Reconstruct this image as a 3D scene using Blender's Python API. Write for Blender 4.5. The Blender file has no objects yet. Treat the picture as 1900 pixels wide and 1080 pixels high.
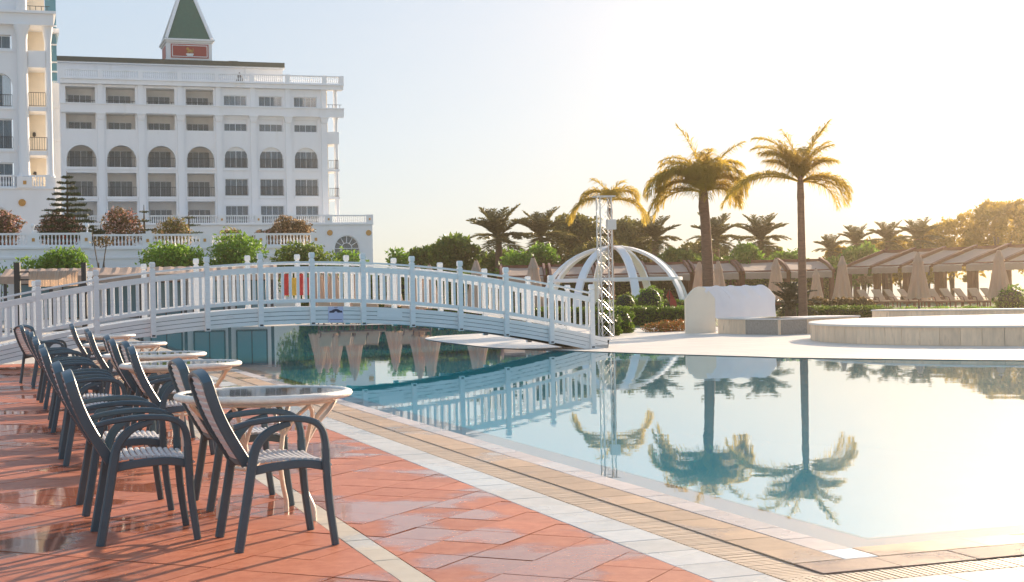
import bpy, bmesh, math, random
import numpy as np
from math import sin, cos, tan, pi, radians, sqrt, atan2, hypot
from mathutils import Vector, Matrix

SC = bpy.context.scene
COL = SC.collection
random.seed(7)

# ------------------------------------------------------------------ camera
FPX, EYE, ROLL = 2720.0, 1.25, 0.02
cam_d = bpy.data.cameras.new('camera'); cam = bpy.data.objects.new('camera', cam_d); COL.objects.link(cam)
cam.location = (0, 0, EYE); cam.rotation_euler = (pi/2, ROLL, 0)
cam_d.sensor_width = 36; cam_d.lens = FPX/1900*36
cam_d.clip_start = 0.1; cam_d.clip_end = 12000
SC.camera = cam

# ------------------------------------------------------------------ light
SUN_AZ, SUN_EL = radians(29), radians(15.5)
world = bpy.data.worlds.new('World'); SC.world = world; world.use_nodes = True
wn = world.node_tree.nodes; wl = world.node_tree.links
bg = wn['Background']; sky = wn.new('ShaderNodeTexSky'); sky.sky_type = 'NISHITA'; sky.sun_disc = False
sky.sun_elevation = SUN_EL; sky.sun_rotation = SUN_AZ
sky.air_density = 1.0; sky.dust_density = 0.6; sky.ozone_density = 2.5; sky.altitude = 10
# hazy morning sky: the haze evens out and bleaches the clear-sky model
sgm = wn.new('ShaderNodeGamma'); sgm.inputs[1].default_value = 0.2; wl.new(sky.outputs[0], sgm.inputs[0])
shs = wn.new('ShaderNodeHueSaturation'); shs.inputs['Saturation'].default_value = 2.0; shs.inputs['Value'].default_value = 1.72; wl.new(sgm.outputs[0], shs.inputs['Color'])
stn = wn.new('ShaderNodeVectorMath'); stn.operation = 'MULTIPLY'; stn.inputs[1].default_value = (0.95, 1.0, 1.09); wl.new(shs.outputs[0], stn.inputs[0])
wl.new(stn.outputs[0], bg.inputs[0]); bg.inputs[1].default_value = 0.15
sd = bpy.data.lights.new('sun', 'SUN'); sd.energy = 5.0; sd.angle = radians(0.6); sd.color = (1.0, 0.80, 0.58)
so = bpy.data.objects.new('sun', sd); COL.objects.link(so)
sdir = Vector((sin(SUN_AZ)*cos(SUN_EL), cos(SUN_AZ)*cos(SUN_EL), sin(SUN_EL)))
so.rotation_euler = sdir.to_track_quat('Z', 'Y').to_euler(); so.location = (30, 60, 40)
SC.view_settings.view_transform = 'Standard'; SC.view_settings.look = 'None'
SC.view_settings.gamma = 1; SC.view_settings.use_curve_mapping = False
SC.view_settings.exposure = 1.15
HAZE, HG = 0.00052, 0.9
SC.cycles.volume_bounces = 1; SC.cycles.max_bounces = 8; SC.cycles.transparent_max_bounces = 12
SC.cycles.caustics_reflective = False; SC.cycles.caustics_refractive = False

# ------------------------------------------------------------------ placing
AX = Vector((-0.3272, 0.9450, 0)); BX = Vector((0.9450, 0.3272, 0)); BANG = atan2(0.3272, 0.9450)
def ab(a, b, z=0.0): return AX*a + BX*b + Vector((0, 0, z))
def at(px, py, Y):
    "a point of the picture at the distance Y"
    x = px-950; y = py-540
    return Vector(((x-ROLL*y)*Y/FPX, Y, EYE-(y+ROLL*x)*Y/FPX))
def gx(px, Y, py=545): return at(px, py, Y).x
def gz(px, py, Y): return at(px, py, Y).z

# ------------------------------------------------------------------ objects
def tag(o, label=None, cat=None, group=None, kind=None):
    if label: o['label'] = label
    if cat: o['category'] = cat
    if group: o['group'] = group
    if kind: o['kind'] = kind
    return o
def thing(name, loc=(0, 0, 0), rz=0, label=None, cat=None, group=None):
    o = bpy.data.objects.new(name, None); COL.objects.link(o)
    o.location = loc; o.rotation_euler = (0, 0, rz); o.empty_display_size = .1
    return tag(o, label, cat, group)
def link(name, me, parent=None, loc=None, rot=None):
    o = bpy.data.objects.new(name, me); COL.objects.link(o)
    if parent: o.parent = parent
    if loc is not None: o.location = loc
    if rot is not None: o.rotation_euler = rot
    return o
def copy_tree(o, parent=None):
    c = o.copy(); COL.objects.link(c)
    if parent: c.parent = parent
    for ch in list(KIDS.get(o.name, [])):
        d = copy_tree(ch, c)
    return c
KIDS = {}
def kids_scan():
    KIDS.clear()
    for o in bpy.data.objects:
        if o.parent: KIDS.setdefault(o.parent.name, []).append(o)

class MB:
    def __init__(s): s.v = []; s.f = []
    def add(s, vs, fs):
        n = len(s.v); s.v += [tuple(v) for v in vs]; s.f += [tuple(i+n for i in f) for f in fs]; return s
    def ob(s, c, ax, ay, az):
        c, ax, ay, az = Vector(c), Vector(ax), Vector(ay), Vector(az)
        vs = [c+ax*i+ay*j+az*k for k in (-1, 1) for j in (-1, 1) for i in (-1, 1)]
        return s.add(vs, [(0, 2, 3, 1), (4, 5, 7, 6), (0, 1, 5, 4), (2, 6, 7, 3), (0, 4, 6, 2), (1, 3, 7, 5)])
    def box(s, x0, x1, y0, y1, z0, z1):
        return s.ob(((x0+x1)/2, (y0+y1)/2, (z0+z1)/2), ((x1-x0)/2, 0, 0), (0, (y1-y0)/2, 0), (0, 0, (z1-z0)/2))
    def bev(s, x0, x1, y0, y1, z0, z1, c):
        "box with chamfered top"
        v = [(x0, y0, z0), (x1, y0, z0), (x1, y1, z0), (x0, y1, z0), (x0, y0, z1-c), (x1, y0, z1-c), (x1, y1, z1-c), (x0, y1, z1-c),
             (x0+c, y0+c, z1), (x1-c, y0+c, z1), (x1-c, y1-c, z1), (x0+c, y1-c, z1)]
        f = [(8, 9, 10, 11)]
        for i in range(4):
            j = (i+1) % 4; f += [(i, j, j+4, i+4), (i+4, j+4, j+8, i+8)]
        return s.add(v, f)
    def cbox(s, x0, x1, y0, y1, z0, z1, c=.006):
        "box with all long vertical edges chamfered"
        p = [(x0+c, y0), (x1-c, y0), (x1, y0+c), (x1, y1-c), (x1-c, y1), (x0+c, y1), (x0, y1-c), (x0, y0+c)]
        return s.prism(p, z0, z1)
    def prism(s, p, z0, z1):
        n = len(p); v = [(a, b, z0) for a, b in p]+[(a, b, z1) for a, b in p]
        f = [tuple(range(n-1, -1, -1)), tuple(range(n, 2*n))]+[(i, (i+1) % n, n+(i+1) % n, n+i) for i in range(n)]
        return s.add(v, f)
    def sweep(s, pts, prof, side=(0, 1, 0), cap=True, scale=None):
        "sweep a closed profile [(along side, along normal)] along pts"
        pts = [Vector(p) for p in pts]; side = Vector(side).normalized(); n = len(prof); vs = []; fs = []
        for i, p in enumerate(pts):
            t = (pts[min(i+1, len(pts)-1)]-pts[max(i-1, 0)]).normalized()
            sd_ = (side-t*side.dot(t)); sd_ = sd_.normalized() if sd_.length > 1e-4 else Vector((1, 0, 0))
            nr = sd_.cross(t)
            k = scale[i] if scale else 1
            vs += [p+sd_*a*k+nr*b*k for a, b in prof]
        for i in range(len(pts)-1):
            for j in range(n):
                fs.append((i*n+j, i*n+(j+1) % n, (i+1)*n+(j+1) % n, (i+1)*n+j))
        if cap: fs += [tuple(range(n-1, -1, -1)), tuple((len(pts)-1)*n+k for k in range(n))]
        return s.add(vs, fs)
    def bar(s, pts, w, h, side=(0, 1, 0), c=.0, scale=None):
        a, b = w/2, h/2
        if c: pr = [(-a+c, -b), (a-c, -b), (a, -b+c), (a, b-c), (a-c, b), (-a+c, b), (-a, b-c), (-a, -b+c)]
        else: pr = [(-a, -b), (a, -b), (a, b), (-a, b)]
        return s.sweep(pts, pr, side, scale=scale)
    def tube(s, pts, r, n=8, side=(0.13, .21, .97), scale=None):
        return s.sweep(pts, [(r*cos(2*pi*k/n), r*sin(2*pi*k/n)) for k in range(n)], side, scale=scale)
    def lathe(s, prof, n=24, c=(0, 0), a0=0, sq=False):
        vs = []; fs = []; m = len(prof)
        k0 = sqrt(2) if sq else 1
        for r, z in prof:
            for k in range(n):
                t = a0+2*pi*k/n; vs.append((c[0]+r*k0*cos(t), c[1]+r*k0*sin(t), z))
        for i in range(m-1):
            for k in range(n): fs.append((i*n+k, i*n+(k+1) % n, (i+1)*n+(k+1) % n, (i+1)*n+k))
        fs += [tuple(range(n-1, -1, -1)), tuple((m-1)*n+k for k in range(n))]
        return s.add(vs, fs)
    def xf(s, M):
        s.v = [tuple(M @ Vector(v)) for v in s.v]; return s
    def join(s, o, off=(0, 0, 0)):
        return s.add([(a+off[0], b+off[1], c+off[2]) for a, b, c in o.v], o.f)
    def mesh(s, name, mat, smooth=False):
        me = bpy.data.meshes.new(name); me.from_pydata(s.v, [], s.f)
        bm = bmesh.new(); bm.from_mesh(me); bmesh.ops.recalc_face_normals(bm, faces=bm.faces); bm.to_mesh(me); bm.free()
        me.materials.append(mat)
        if smooth:
            me.polygons.foreach_set('use_smooth', [True]*len(me.polygons))
            if smooth != 1: me.set_sharp_from_angle(angle=radians(smooth))
        return me
    def build(s, name, mat, parent=None, loc=None, rot=None, smooth=False):
        return link(name, s.mesh(name, mat, smooth), parent, loc, rot)

def npmesh(name, V, F, mat, rnd=None):
    "mesh of quads from numpy arrays"
    me = bpy.data.meshes.new(name); nv, nf = len(V), len(F); k = F.shape[1]
    me.vertices.add(nv); me.vertices.foreach_set('co', V.astype(np.float32).ravel())
    me.loops.add(nf*k); me.loops.foreach_set('vertex_index', F.astype(np.int32).ravel())
    me.polygons.add(nf); me.polygons.foreach_set('loop_start', np.arange(0, nf*k, k, dtype=np.int32))
    me.polygons.foreach_set('loop_total', np.full(nf, k, dtype=np.int32))
    me.update(calc_edges=True)
    if rnd is not None:
        at_ = me.attributes.new('rnd', 'FLOAT', 'FACE'); at_.data.foreach_set('value', rnd.astype(np.float32))
    me.materials.append(mat); return me

# ------------------------------------------------------------------ materials
def _new(name):
    m = bpy.data.materials.new(name); m.use_nodes = True; nt = m.node_tree
    return m, nt.nodes, nt.links, nt.nodes['Principled BSDF']
def mat(name, col, rough=.6, var=.12, scale=3.0, bump=.15, bscale=40, metal=0, spec=.5, col2=None, rnd=0.0, detail=6, stretch=None, space='obj', dirt=None):
    m, N, L, P = _new(name)
    if space == 'obj': c = N.new('ShaderNodeTexCoord').outputs['Object']
    else: c = N.new('ShaderNodeNewGeometry').outputs['Position']
    if stretch:
        mp = N.new('ShaderNodeMapping'); mp.inputs['Scale'].default_value = stretch; L.new(c, mp.inputs[0]); c = mp.outputs[0]
    nz = N.new('ShaderNodeTexNoise'); nz.inputs['Scale'].default_value = scale; nz.inputs['Detail'].default_value = detail; nz.inputs['Roughness'].default_value = .62
    L.new(c, nz.inputs['Vector'])
    mr = N.new('ShaderNodeMapRange'); mr.inputs[1].default_value = .3; mr.inputs[2].default_value = .7; L.new(nz.outputs[0], mr.inputs[0])
    mx = N.new('ShaderNodeMix'); mx.data_type = 'RGBA'
    a = [max(0, x*(1-var)) for x in col]; b = list(col2) if col2 else [min(1, x*(1+var)) for x in col]
    mx.inputs[6].default_value = (*a, 1); mx.inputs[7].default_value = (*b, 1); L.new(mr.outputs[0], mx.inputs[0])
    out = mx.outputs[2]
    if rnd:
        oi = N.new('ShaderNodeObjectInfo'); m2 = N.new('ShaderNodeMapRange'); m2.inputs[3].default_value = 1-rnd; m2.inputs[4].default_value = 1+rnd
        L.new(oi.outputs['Random'], m2.inputs[0])
        vm = N.new('ShaderNodeVectorMath'); vm.operation = 'SCALE'; L.new(out, vm.inputs[0]); L.new(m2.outputs[0], vm.inputs[3]); out = vm.outputs[0]
    if dirt:
        n3 = N.new('ShaderNodeTexNoise'); n3.inputs['Scale'].default_value = dirt[1]; n3.inputs['Detail'].default_value = 8; L.new(c, n3.inputs['Vector'])
        r3 = N.new('ShaderNodeMapRange'); r3.inputs[1].default_value = dirt[2]; r3.inputs[2].default_value = dirt[2]+.12; r3.inputs[4].default_value = dirt[3]; L.new(n3.outputs[0], r3.inputs[0])
        m3 = N.new('ShaderNodeMix'); m3.data_type = 'RGBA'; L.new(r3.outputs[0], m3.inputs[0]); L.new(out, m3.inputs[6]); m3.inputs[7].default_value = (*dirt[0], 1); out = m3.outputs[2]
    L.new(out, P.inputs['Base Color'])
    P.inputs['Roughness'].default_value = rough; P.inputs['Metallic'].default_value = metal; P.inputs['Specular IOR Level'].default_value = spec
    if bump:
        n2 = N.new('ShaderNodeTexNoise'); n2.inputs['Scale'].default_value = bscale; n2.inputs['Detail'].default_value = 5; L.new(c, n2.inputs['Vector'])
        bp = N.new('ShaderNodeBump'); bp.inputs['Strength'].default_value = bump; bp.inputs['Distance'].default_value = .01
        L.new(n2.outputs[0], bp.inputs['Height']); L.new(bp.outputs[0], P.inputs['Normal'])
    return m
def leafmat(name, c1, c2, trans=.35, tcol=None, rough=.5):
    m, N, L, P = _new(name)
    at_ = N.new('ShaderNodeAttribute'); at_.attribute_name = 'rnd'
    mx = N.new('ShaderNodeMix'); mx.data_type = 'RGBA'; mx.inputs[6].default_value = (*c1, 1); mx.inputs[7].default_value = (*c2, 1)
    L.new(at_.outputs['Fac'], mx.inputs[0]); L.new(mx.outputs[2], P.inputs['Base Color']); P.inputs['Roughness'].default_value = rough
    P.inputs['Specular IOR Level'].default_value = .3
    tr = N.new('ShaderNodeBsdfTranslucent')
    if tcol: tr.inputs[0].default_value = (*tcol, 1)
    else: L.new(mx.outputs[2], tr.inputs[0])
    ms = N.new('ShaderNodeMixShader'); ms.inputs[0].default_value = trans
    L.new(P.outputs[0], ms.inputs[1]); L.new(tr.outputs[0], ms.inputs[2]); L.new(ms.outputs[0], N['Material Output'].inputs[0])
    return m
def wetmat(name, c1, c2, dry, wet, lo, hi, scale=1.0, rnd=.1, off=(0, 0, 0), wetdark=.72):
    "fired tile, wet in patches"
    m, N, L, P = _new(name)
    pos = N.new('ShaderNodeNewGeometry').outputs['Position']
    mp = N.new('ShaderNodeMapping'); mp.inputs['Location'].default_value = off; L.new(pos, mp.inputs[0])
    nz = N.new('ShaderNodeTexNoise'); nz.inputs['Scale'].default_value = scale; nz.inputs['Detail'].default_value = 4; nz.inputs['Roughness'].default_value = .5; L.new(mp.outputs[0], nz.inputs['Vector'])
    oi = N.new('ShaderNodeObjectInfo')
    ad = N.new('ShaderNodeMath'); ad.operation = 'MULTIPLY_ADD'; ad.inputs[1].default_value = .10; L.new(oi.outputs['Random'], ad.inputs[0]); L.new(nz.outputs[0], ad.inputs[2])
    wt = N.new('ShaderNodeMapRange'); wt.interpolation_type = 'SMOOTHSTEP'; wt.inputs[1].default_value = lo; wt.inputs[2].default_value = hi; L.new(ad.outputs[0], wt.inputs[0])
    n2 = N.new('ShaderNodeTexNoise'); n2.inputs['Scale'].default_value = 9; n2.inputs['Detail'].default_value = 9; n2.inputs['Roughness'].default_value = .7; L.new(pos, n2.inputs['Vector'])
    mr = N.new('ShaderNodeMapRange'); mr.inputs[1].default_value = .32; mr.inputs[2].default_value = .68; L.new(n2.outputs[0], mr.inputs[0])
    mx = N.new('ShaderNodeMix'); mx.data_type = 'RGBA'; mx.inputs[6].default_value = (*c1, 1); mx.inputs[7].default_value = (*c2, 1); L.new(mr.outputs[0], mx.inputs[0])
    k = N.new('ShaderNodeMapRange'); k.inputs[3].default_value = 1-rnd; k.inputs[4].default_value = 1+rnd; L.new(oi.outputs['Random'], k.inputs[0])
    k2 = N.new('ShaderNodeMapRange'); k2.inputs[3].default_value = 1; k2.inputs[4].default_value = wetdark; L.new(wt.outputs[0], k2.inputs[0])
    mu = N.new('ShaderNodeMath'); mu.operation = 'MULTIPLY'; L.new(k.outputs[0], mu.inputs[0]); L.new(k2.outputs[0], mu.inputs[1])
    vm = N.new('ShaderNodeVectorMath'); vm.operation = 'SCALE'; L.new(mx.outputs[2], vm.inputs[0]); L.new(mu.outputs[0], vm.inputs[3]); L.new(vm.outputs[0], P.inputs['Base Color'])
    rg = N.new('ShaderNodeMapRange'); rg.inputs[3].default_value = dry; rg.inputs[4].default_value = wet; L.new(wt.outputs[0], rg.inputs[0]); L.new(rg.outputs[0], P.inputs['Roughness'])
    n4 = N.new('ShaderNodeTexNoise'); n4.inputs['Scale'].default_value = 60; n4.inputs['Detail'].default_value = 4; L.new(pos, n4.inputs['Vector'])
    bs = N.new('ShaderNodeMapRange'); bs.inputs[3].default_value = .12; bs.inputs[4].default_value = .008; L.new(wt.outputs[0], bs.inputs[0])
    bp = N.new('ShaderNodeBump'); bp.inputs['Distance'].default_value = .008; L.new(bs.outputs[0], bp.inputs['Strength']); L.new(n4.outputs[0], bp.inputs['Height'])
    L.new(bp.outputs[0], P.inputs['Normal']); P.inputs['IOR'].default_value = 1.4
    return m

M = {}
M['white'] = mat('white_render', (.84, .84, .85), .75, .035, .6, .08, 30, stretch=(1, 1, .25), dirt=((.66, .64, .60), .9, .60, .35))
M['wood'] = mat('white_painted_wood', (.85, .83, .80), .45, .05, 2.5, .25, 60, stretch=(1, 6, 6), dirt=((.55, .52, .48), 4, .62, .5))
M['dark_gap'] = mat('dark_timber', (.05, .045, .04), .8)
M['cream'] = mat('cream_render', (.84, .74, .60), .8, .05, 1.5)
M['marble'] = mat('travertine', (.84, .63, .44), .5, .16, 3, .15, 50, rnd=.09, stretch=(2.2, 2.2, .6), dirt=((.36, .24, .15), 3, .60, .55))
M['deckstone'] = mat('pale_deck_stone', (.72, .65, .57), .45, .05, .7, .05, 20, space='w')
def joints(m, w, h, amt):
    N, L = m.node_tree.nodes, m.node_tree.links; P = N['Principled BSDF']; src = P.inputs['Base Color'].links[0].from_socket
    pos = N.new('ShaderNodeNewGeometry').outputs['Position']; mp = N.new('ShaderNodeMapping'); mp.inputs['Rotation'].default_value = (0, 0, -BANG); L.new(pos, mp.inputs[0])
    bk = N.new('ShaderNodeTexBrick'); bk.inputs['Scale'].default_value = 1; bk.inputs['Brick Width'].default_value = w; bk.inputs['Row Height'].default_value = h; bk.inputs['Mortar Size'].default_value = .008; bk.offset = 0
    bk.inputs[1].default_value = (1, 1, 1, 1); bk.inputs[2].default_value = (.93, .93, .93, 1); bk.inputs[3].default_value = (amt, amt, amt, 1); L.new(mp.outputs[0], bk.inputs[0])
    mx = N.new('ShaderNodeMix'); mx.data_type = 'RGBA'; mx.blend_type = 'MULTIPLY'; mx.inputs[0].default_value = 1; L.new(src, mx.inputs[6]); L.new(bk.outputs[0], mx.inputs[7]); L.new(mx.outputs[2], P.inputs['Base Color'])
joints(M['deckstone'], .6, .6, .6)
M['cap'] = mat('pale_cap_stone', (.74, .69, .64), .45, .05, 2)
M['red'] = wetmat('red_fired_tile', (.42, .115, .055), (.56, .205, .112), .50, .045, .53, .62, .85, off=(3.1, 1.7, 0))
M['band'] = wetmat('pale_grey_tile', (.50, .48, .44), (.64, .61, .57), .42, .06, .50, .62, .8, off=(9, 2, 0), wetdark=.9)
M['strip'] = wetmat('beige_tile', (.52, .44, .34), (.62, .54, .43), .5, .1, .55, .68, .8, off=(1, 6, 0), wetdark=.85)
M['tan'] = wetmat('tan_tile', (.43, .275, .16), (.55, .37, .23), .45, .10, .56, .70, 1.2, off=(4, 4, 0), rnd=.16, wetdark=.8)
M['brown'] = wetmat('brown_tile', (.25, .155, .105), (.34, .22, .155), .45, .10, .52, .66, 1.6, off=(0, 4, 0), rnd=.2, wetdark=.8)
M['pink'] = wetmat('pinkish_tile', (.52, .44, .40), (.62, .54, .50), .4, .12, .52, .66, 1.2, off=(7, 1, 0), rnd=.08, wetdark=.9)
M['grate'] = mat('beige_grating', (.56, .42, .30), .5, .12, 4, .1, space='w')
M['grout'] = mat('grout', (.20, .12, .085), .8, .2, 20, .2, space='w')
M['pale_grout'] = mat('pale_grout', (.36, .31, .26), .8, .2, 20, .2, space='w')
M['ledge'] = mat('white_pool_tile', (.80, .82, .80), .4, .04, 3, .03)
M['basin'] = mat('turquoise_pool_tile', (.07, .50, .66), .5, .12, 1.2, .05)
M['frame'] = mat('dark_teal_resin', (.068, .108, .128), .36, .12, 5, .03, 90)
M['slat'] = mat('white_resin_slat', (.66, .63, .62), .5, .07, 12, .2, 160, dirt=((.42, .37, .33), 20, .6, .4))
M['wicker'] = mat('cream_wicker', (.84, .78, .70), .5, .10, 26, .6, 140)
M['leg'] = mat('cream_cast_leg', (.80, .68, .55), .42, .08, 8, .05)
M['iron'] = mat('black_iron', (.02, .02, .022), .5)
M['gold'] = mat('gold_roundel', (.55, .27, .06), .5, .2, 8)
M['green_roof'] = mat('green_roof', (.012, .105, .075), .6, .12, 3)
M['roofdark'] = mat('dark_roof_edge', (.06, .07, .055), .7)
M['redp'] = mat('red_panel', (.35, .022, .025), .55, .06, 3)
M['canvas'] = mat('beige_canvas', (.62, .46, .35), .85, .08, 2.0, .3, 25, stretch=(1, 1, .3))
_n, _l = M['canvas'].node_tree.nodes, M['canvas'].node_tree.links; _t = _n.new('ShaderNodeBsdfTranslucent'); _t.inputs[0].default_value = (.62, .42, .28, 1)
_m = _n.new('ShaderNodeMixShader'); _m.inputs[0].default_value = .3; _l.new(_n['Principled BSDF'].outputs[0], _m.inputs[1]); _l.new(_t.outputs[0], _m.inputs[2]); _l.new(_m.outputs[0], _n['Material Output'].inputs[0])
M['awning'] = mat('beige_awning', (.42, .29, .22), .85, .07, 1.5, .3, 12)
M['timber'] = mat('brown_timber', (.19, .062, .032), .65, .2, 4, .1)
M['tarp'] = mat('white_tarpaulin', (.76, .76, .80), .5, .04, 2, .5, 5)
M['dgrey'] = mat('dark_grey_metal', (.05, .05, .055), .5)
M['bark'] = mat('palm_bark', (.24, .13, .085), .85, .25, 5, .9, 14, stretch=(1, 1, 4))
M['bark2'] = mat('tree_bark', (.12, .085, .06), .9, .25, 6, .6, 20)
M['soil'] = mat('ground_soil', (.10, .085, .05), .9, .25, .5, .3, 6, space='w')
M['grass'] = mat('lawn', (.07, .10, .028), .9, .25, 1.2, .6, 30, space='w')
M['sand'] = mat('pale_paving', (.52, .46, .39), .7, .08, .5, .1, 10, space='w')
M['alu'] = mat('aluminium', (.62, .60, .57), .35, .05, 3, 0, metal=.6)
M['cushion'] = mat('tan_cushion', (.50, .32, .20), .8, .08, 4)
M['curtain'] = mat('grey_curtain', (.46, .50, .52), .9, .25, 9, .3, 20, stretch=(6, 6, .15))
M['loggia'] = mat('loggia_wall', (.82, .81, .79), .8, .05, 1)
M['redflag'] = mat('red_cloth', (.42, .035, .03), .7); M['yellow'] = mat('yellow_cloth', (.55, .34, .05), .7)
M['sign'] = mat('sign_face', (.60, .58, .74), .4, .02, 2, 0); M['ink'] = mat('sign_ink', (.03, .028, .06), .5, .02, 2, 0)
g, N, L, P = _new('window_glass'); P.inputs['Base Color'].default_value = (.13, .21, .27, 1); P.inputs['Roughness'].default_value = .06; P.inputs['Alpha'].default_value = .42; M['glass'] = g
g, N, L, P = _new('blue_glass'); P.inputs['Base Color'].default_value = (.10, .26, .34, 1); P.inputs['Roughness'].default_value = .08; M['bglass'] = g
g, N, L, P = _new('table_glass')
tr = N.new('ShaderNodeBsdfTransparent'); tr.inputs[0].default_value = (.75, .80, .80, 1); gl = N.new('ShaderNodeBsdfGlossy'); gl.inputs['Roughness'].default_value = .03
fr = N.new('ShaderNodeFresnel'); fr.inputs[0].default_value = 1.5; ms = N.new('ShaderNodeMixShader')
L.new(fr.outputs[0], ms.inputs[0]); L.new(tr.outputs[0], ms.inputs[1]); L.new(gl.outputs[0], ms.inputs[2]); L.new(ms.outputs[0], N['Material Output'].inputs[0]); M['tglass'] = g
# pool water: clear body over the tiled basin, mirror by Fresnel, slow ripples
g, N, L, P = _new('pool_water')
tr = N.new('ShaderNodeBsdfTransparent'); tr.inputs[0].default_value = (.72, .95, .97, 1); gl = N.new('ShaderNodeBsdfGlossy'); gl.inputs['Roughness'].default_value = .012
fr = N.new('ShaderNodeFresnel'); fr.inputs[0].default_value = 1.34; ms = N.new('ShaderNodeMixShader')
pos = N.new('ShaderNodeNewGeometry').outputs['Position']
hs = []
for sc_, st_ in ((1.3, (1, 1, 1)), (7, (1.2, 1, 1))):
    mp = N.new('ShaderNodeMapping'); mp.inputs['Scale'].default_value = st_; L.new(pos, mp.inputs[0])
    nz = N.new('ShaderNodeTexNoise'); nz.inputs['Scale'].default_value = sc_; nz.inputs['Detail'].default_value = 2; L.new(mp.outputs[0], nz.inputs['Vector']); hs.append(nz.outputs[0])
mm = N.new('ShaderNodeMath'); mm.operation = 'MULTIPLY_ADD'; mm.inputs[1].default_value = .12; L.new(hs[1], mm.inputs[0]); L.new(hs[0], mm.inputs[2])
bp = N.new('ShaderNodeBump'); bp.inputs['Strength'].default_value = .02; bp.inputs['Distance'].default_value = .05; L.new(mm.outputs[0], bp.inputs['Height'])
L.new(bp.outputs[0], gl.inputs['Normal']); L.new(bp.outputs[0], fr.inputs['Normal'])
pw = N.new('ShaderNodeMath'); pw.operation = 'POWER'; pw.inputs[1].default_value = .48; L.new(fr.outputs[0], pw.inputs[0])
L.new(pw.outputs[0], ms.inputs[0]); L.new(tr.outputs[0], ms.inputs[1]); WATER_CLEAR = g
def deepen(g):
    g2 = g.copy(); g2.name = 'deep_pool_water'; N, L = g2.node_tree.nodes, g2.node_tree.links
    tr = [n for n in N if n.type == 'BSDF_TRANSPARENT'][0]; ms = [n for n in N if n.type == 'MIX_SHADER'][0]
    df = N.new('ShaderNodeBsdfDiffuse'); df.inputs[0].default_value = (.01, .56, .78, 1); m2 = N.new('ShaderNodeMixShader'); m2.inputs[0].default_value = .7
    L.new(tr.outputs[0], m2.inputs[1]); L.new(df.outputs[0], m2.inputs[2]); L.new(m2.outputs[0], ms.inputs[1]); return g2
L.new(gl.outputs[0], ms.inputs[2]); L.new(ms.outputs[0], N['Material Output'].inputs[0]); M['clear_water'] = g; M['water'] = deepen(g)
M['sea'] = mat('sea_water', (.05, .12, .16), .12, .1, .05, .5, .8, space='w')
M['hedge'] = leafmat('hedge_leaf', (.05, .10, .012), (.16, .24, .03), .45)
M['tree'] = leafmat('tree_leaf', (.07, .13, .016), (.20, .27, .04), .5)
M['bright'] = leafmat('bright_leaf', (.09, .20, .018), (.24, .38, .05), .5)
M['olive'] = leafmat('olive_leaf', (.10, .10, .022), (.24, .21, .05), .5)
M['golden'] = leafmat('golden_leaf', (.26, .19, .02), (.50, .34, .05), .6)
M['palm'] = leafmat('palm_leaf', (.15, .14, .02), (.34, .26, .04), .58, (.66, .46, .07))
M['date'] = leafmat('date_palm_leaf', (.08, .08, .025), (.20, .17, .05), .45)
M['conifer'] = leafmat('conifer_leaf', (.018, .042, .012), (.05, .085, .02), .15)
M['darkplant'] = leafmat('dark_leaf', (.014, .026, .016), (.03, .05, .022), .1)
M['purple'] = leafmat('purple_leaf', (.08, .055, .02), (.20, .13, .05), .4)
M['pinkfl'] = leafmat('pink_blossom', (.42, .14, .12), (.68, .46, .38), .35)
M['creamfl'] = leafmat('cream_blossom', (.28, .14, .06), (.62, .46, .28), .3)
M['redfl'] = leafmat('red_blossom', (.7, .03, .02), (.8, .10, .05), .3)
M['orangefl'] = leafmat('orange_blossom', (.40, .12, .03), (.12, .14, .03), .3)

# ------------------------------------------------------------------ setting: ground, pool, paving
def circ3(p, q, r):
    (x1, y1), (x2, y2), (x3, y3) = p, q, r
    d = 2*(x1*(y2-y3)+x2*(y3-y1)+x3*(y1-y2))
    ux = ((x1*x1+y1*y1)*(y2-y3)+(x2*x2+y2*y2)*(y3-y1)+(x3*x3+y3*y3)*(y1-y2))/d
    uy = ((x1*x1+y1*y1)*(x3-x2)+(x2*x2+y2*y2)*(x1-x3)+(x3*x3+y3*y3)*(x2-x1))/d
    return ux, uy, hypot(x1-ux, y1-uy)
def catmull(pts, k=6):
    out = []
    for i in range(len(pts)-1):
        p0 = pts[max(i-1, 0)]; p1 = pts[i]; p2 = pts[i+1]; p3 = pts[min(i+2, len(pts)-1)]
        for j in range(k):
            t = j/k; out.append(tuple(.5*((2*b)+(-a+c)*t+(2*a-5*b+4*c-d)*t*t+(-a+3*b-3*c+d)*t**3) for a, b, c, d in zip(p0, p1, p2, p3)))
    out.append(tuple(pts[-1])); return out
def flat(name, loops, z, m, parent=None, kind='structure', thick=0):
    "flat sheet with holes; loops[0] is the outline"
    bm = bmesh.new(); es = []
    for lp in loops:
        vs = [bm.verts.new((x, y, z)) for x, y in lp]
        es += [bm.edges.new((vs[i], vs[(i+1) % len(vs)])) for i in range(len(vs))]
    bmesh.ops.triangle_fill(bm, use_beauty=True, use_dissolve=False, edges=es)
    for f in bm.faces:
        if f.normal.z < 0: f.normal_flip()
    if thick:
        r = bmesh.ops.extrude_face_region(bm, geom=list(bm.faces))
        for v in [e for e in r['geom'] if isinstance(e, bmesh.types.BMVert)]: v.co.z -= thick
        bmesh.ops.recalc_face_normals(bm, faces=bm.faces)
    me = bpy.data.meshes.new(name); bm.to_mesh(me); bm.free(); me.materials.append(m)
    o = link(name, me, parent)
    if kind and not parent: o['kind'] = kind
    return o
xy = lambda v: (v.x, v.y)
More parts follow.
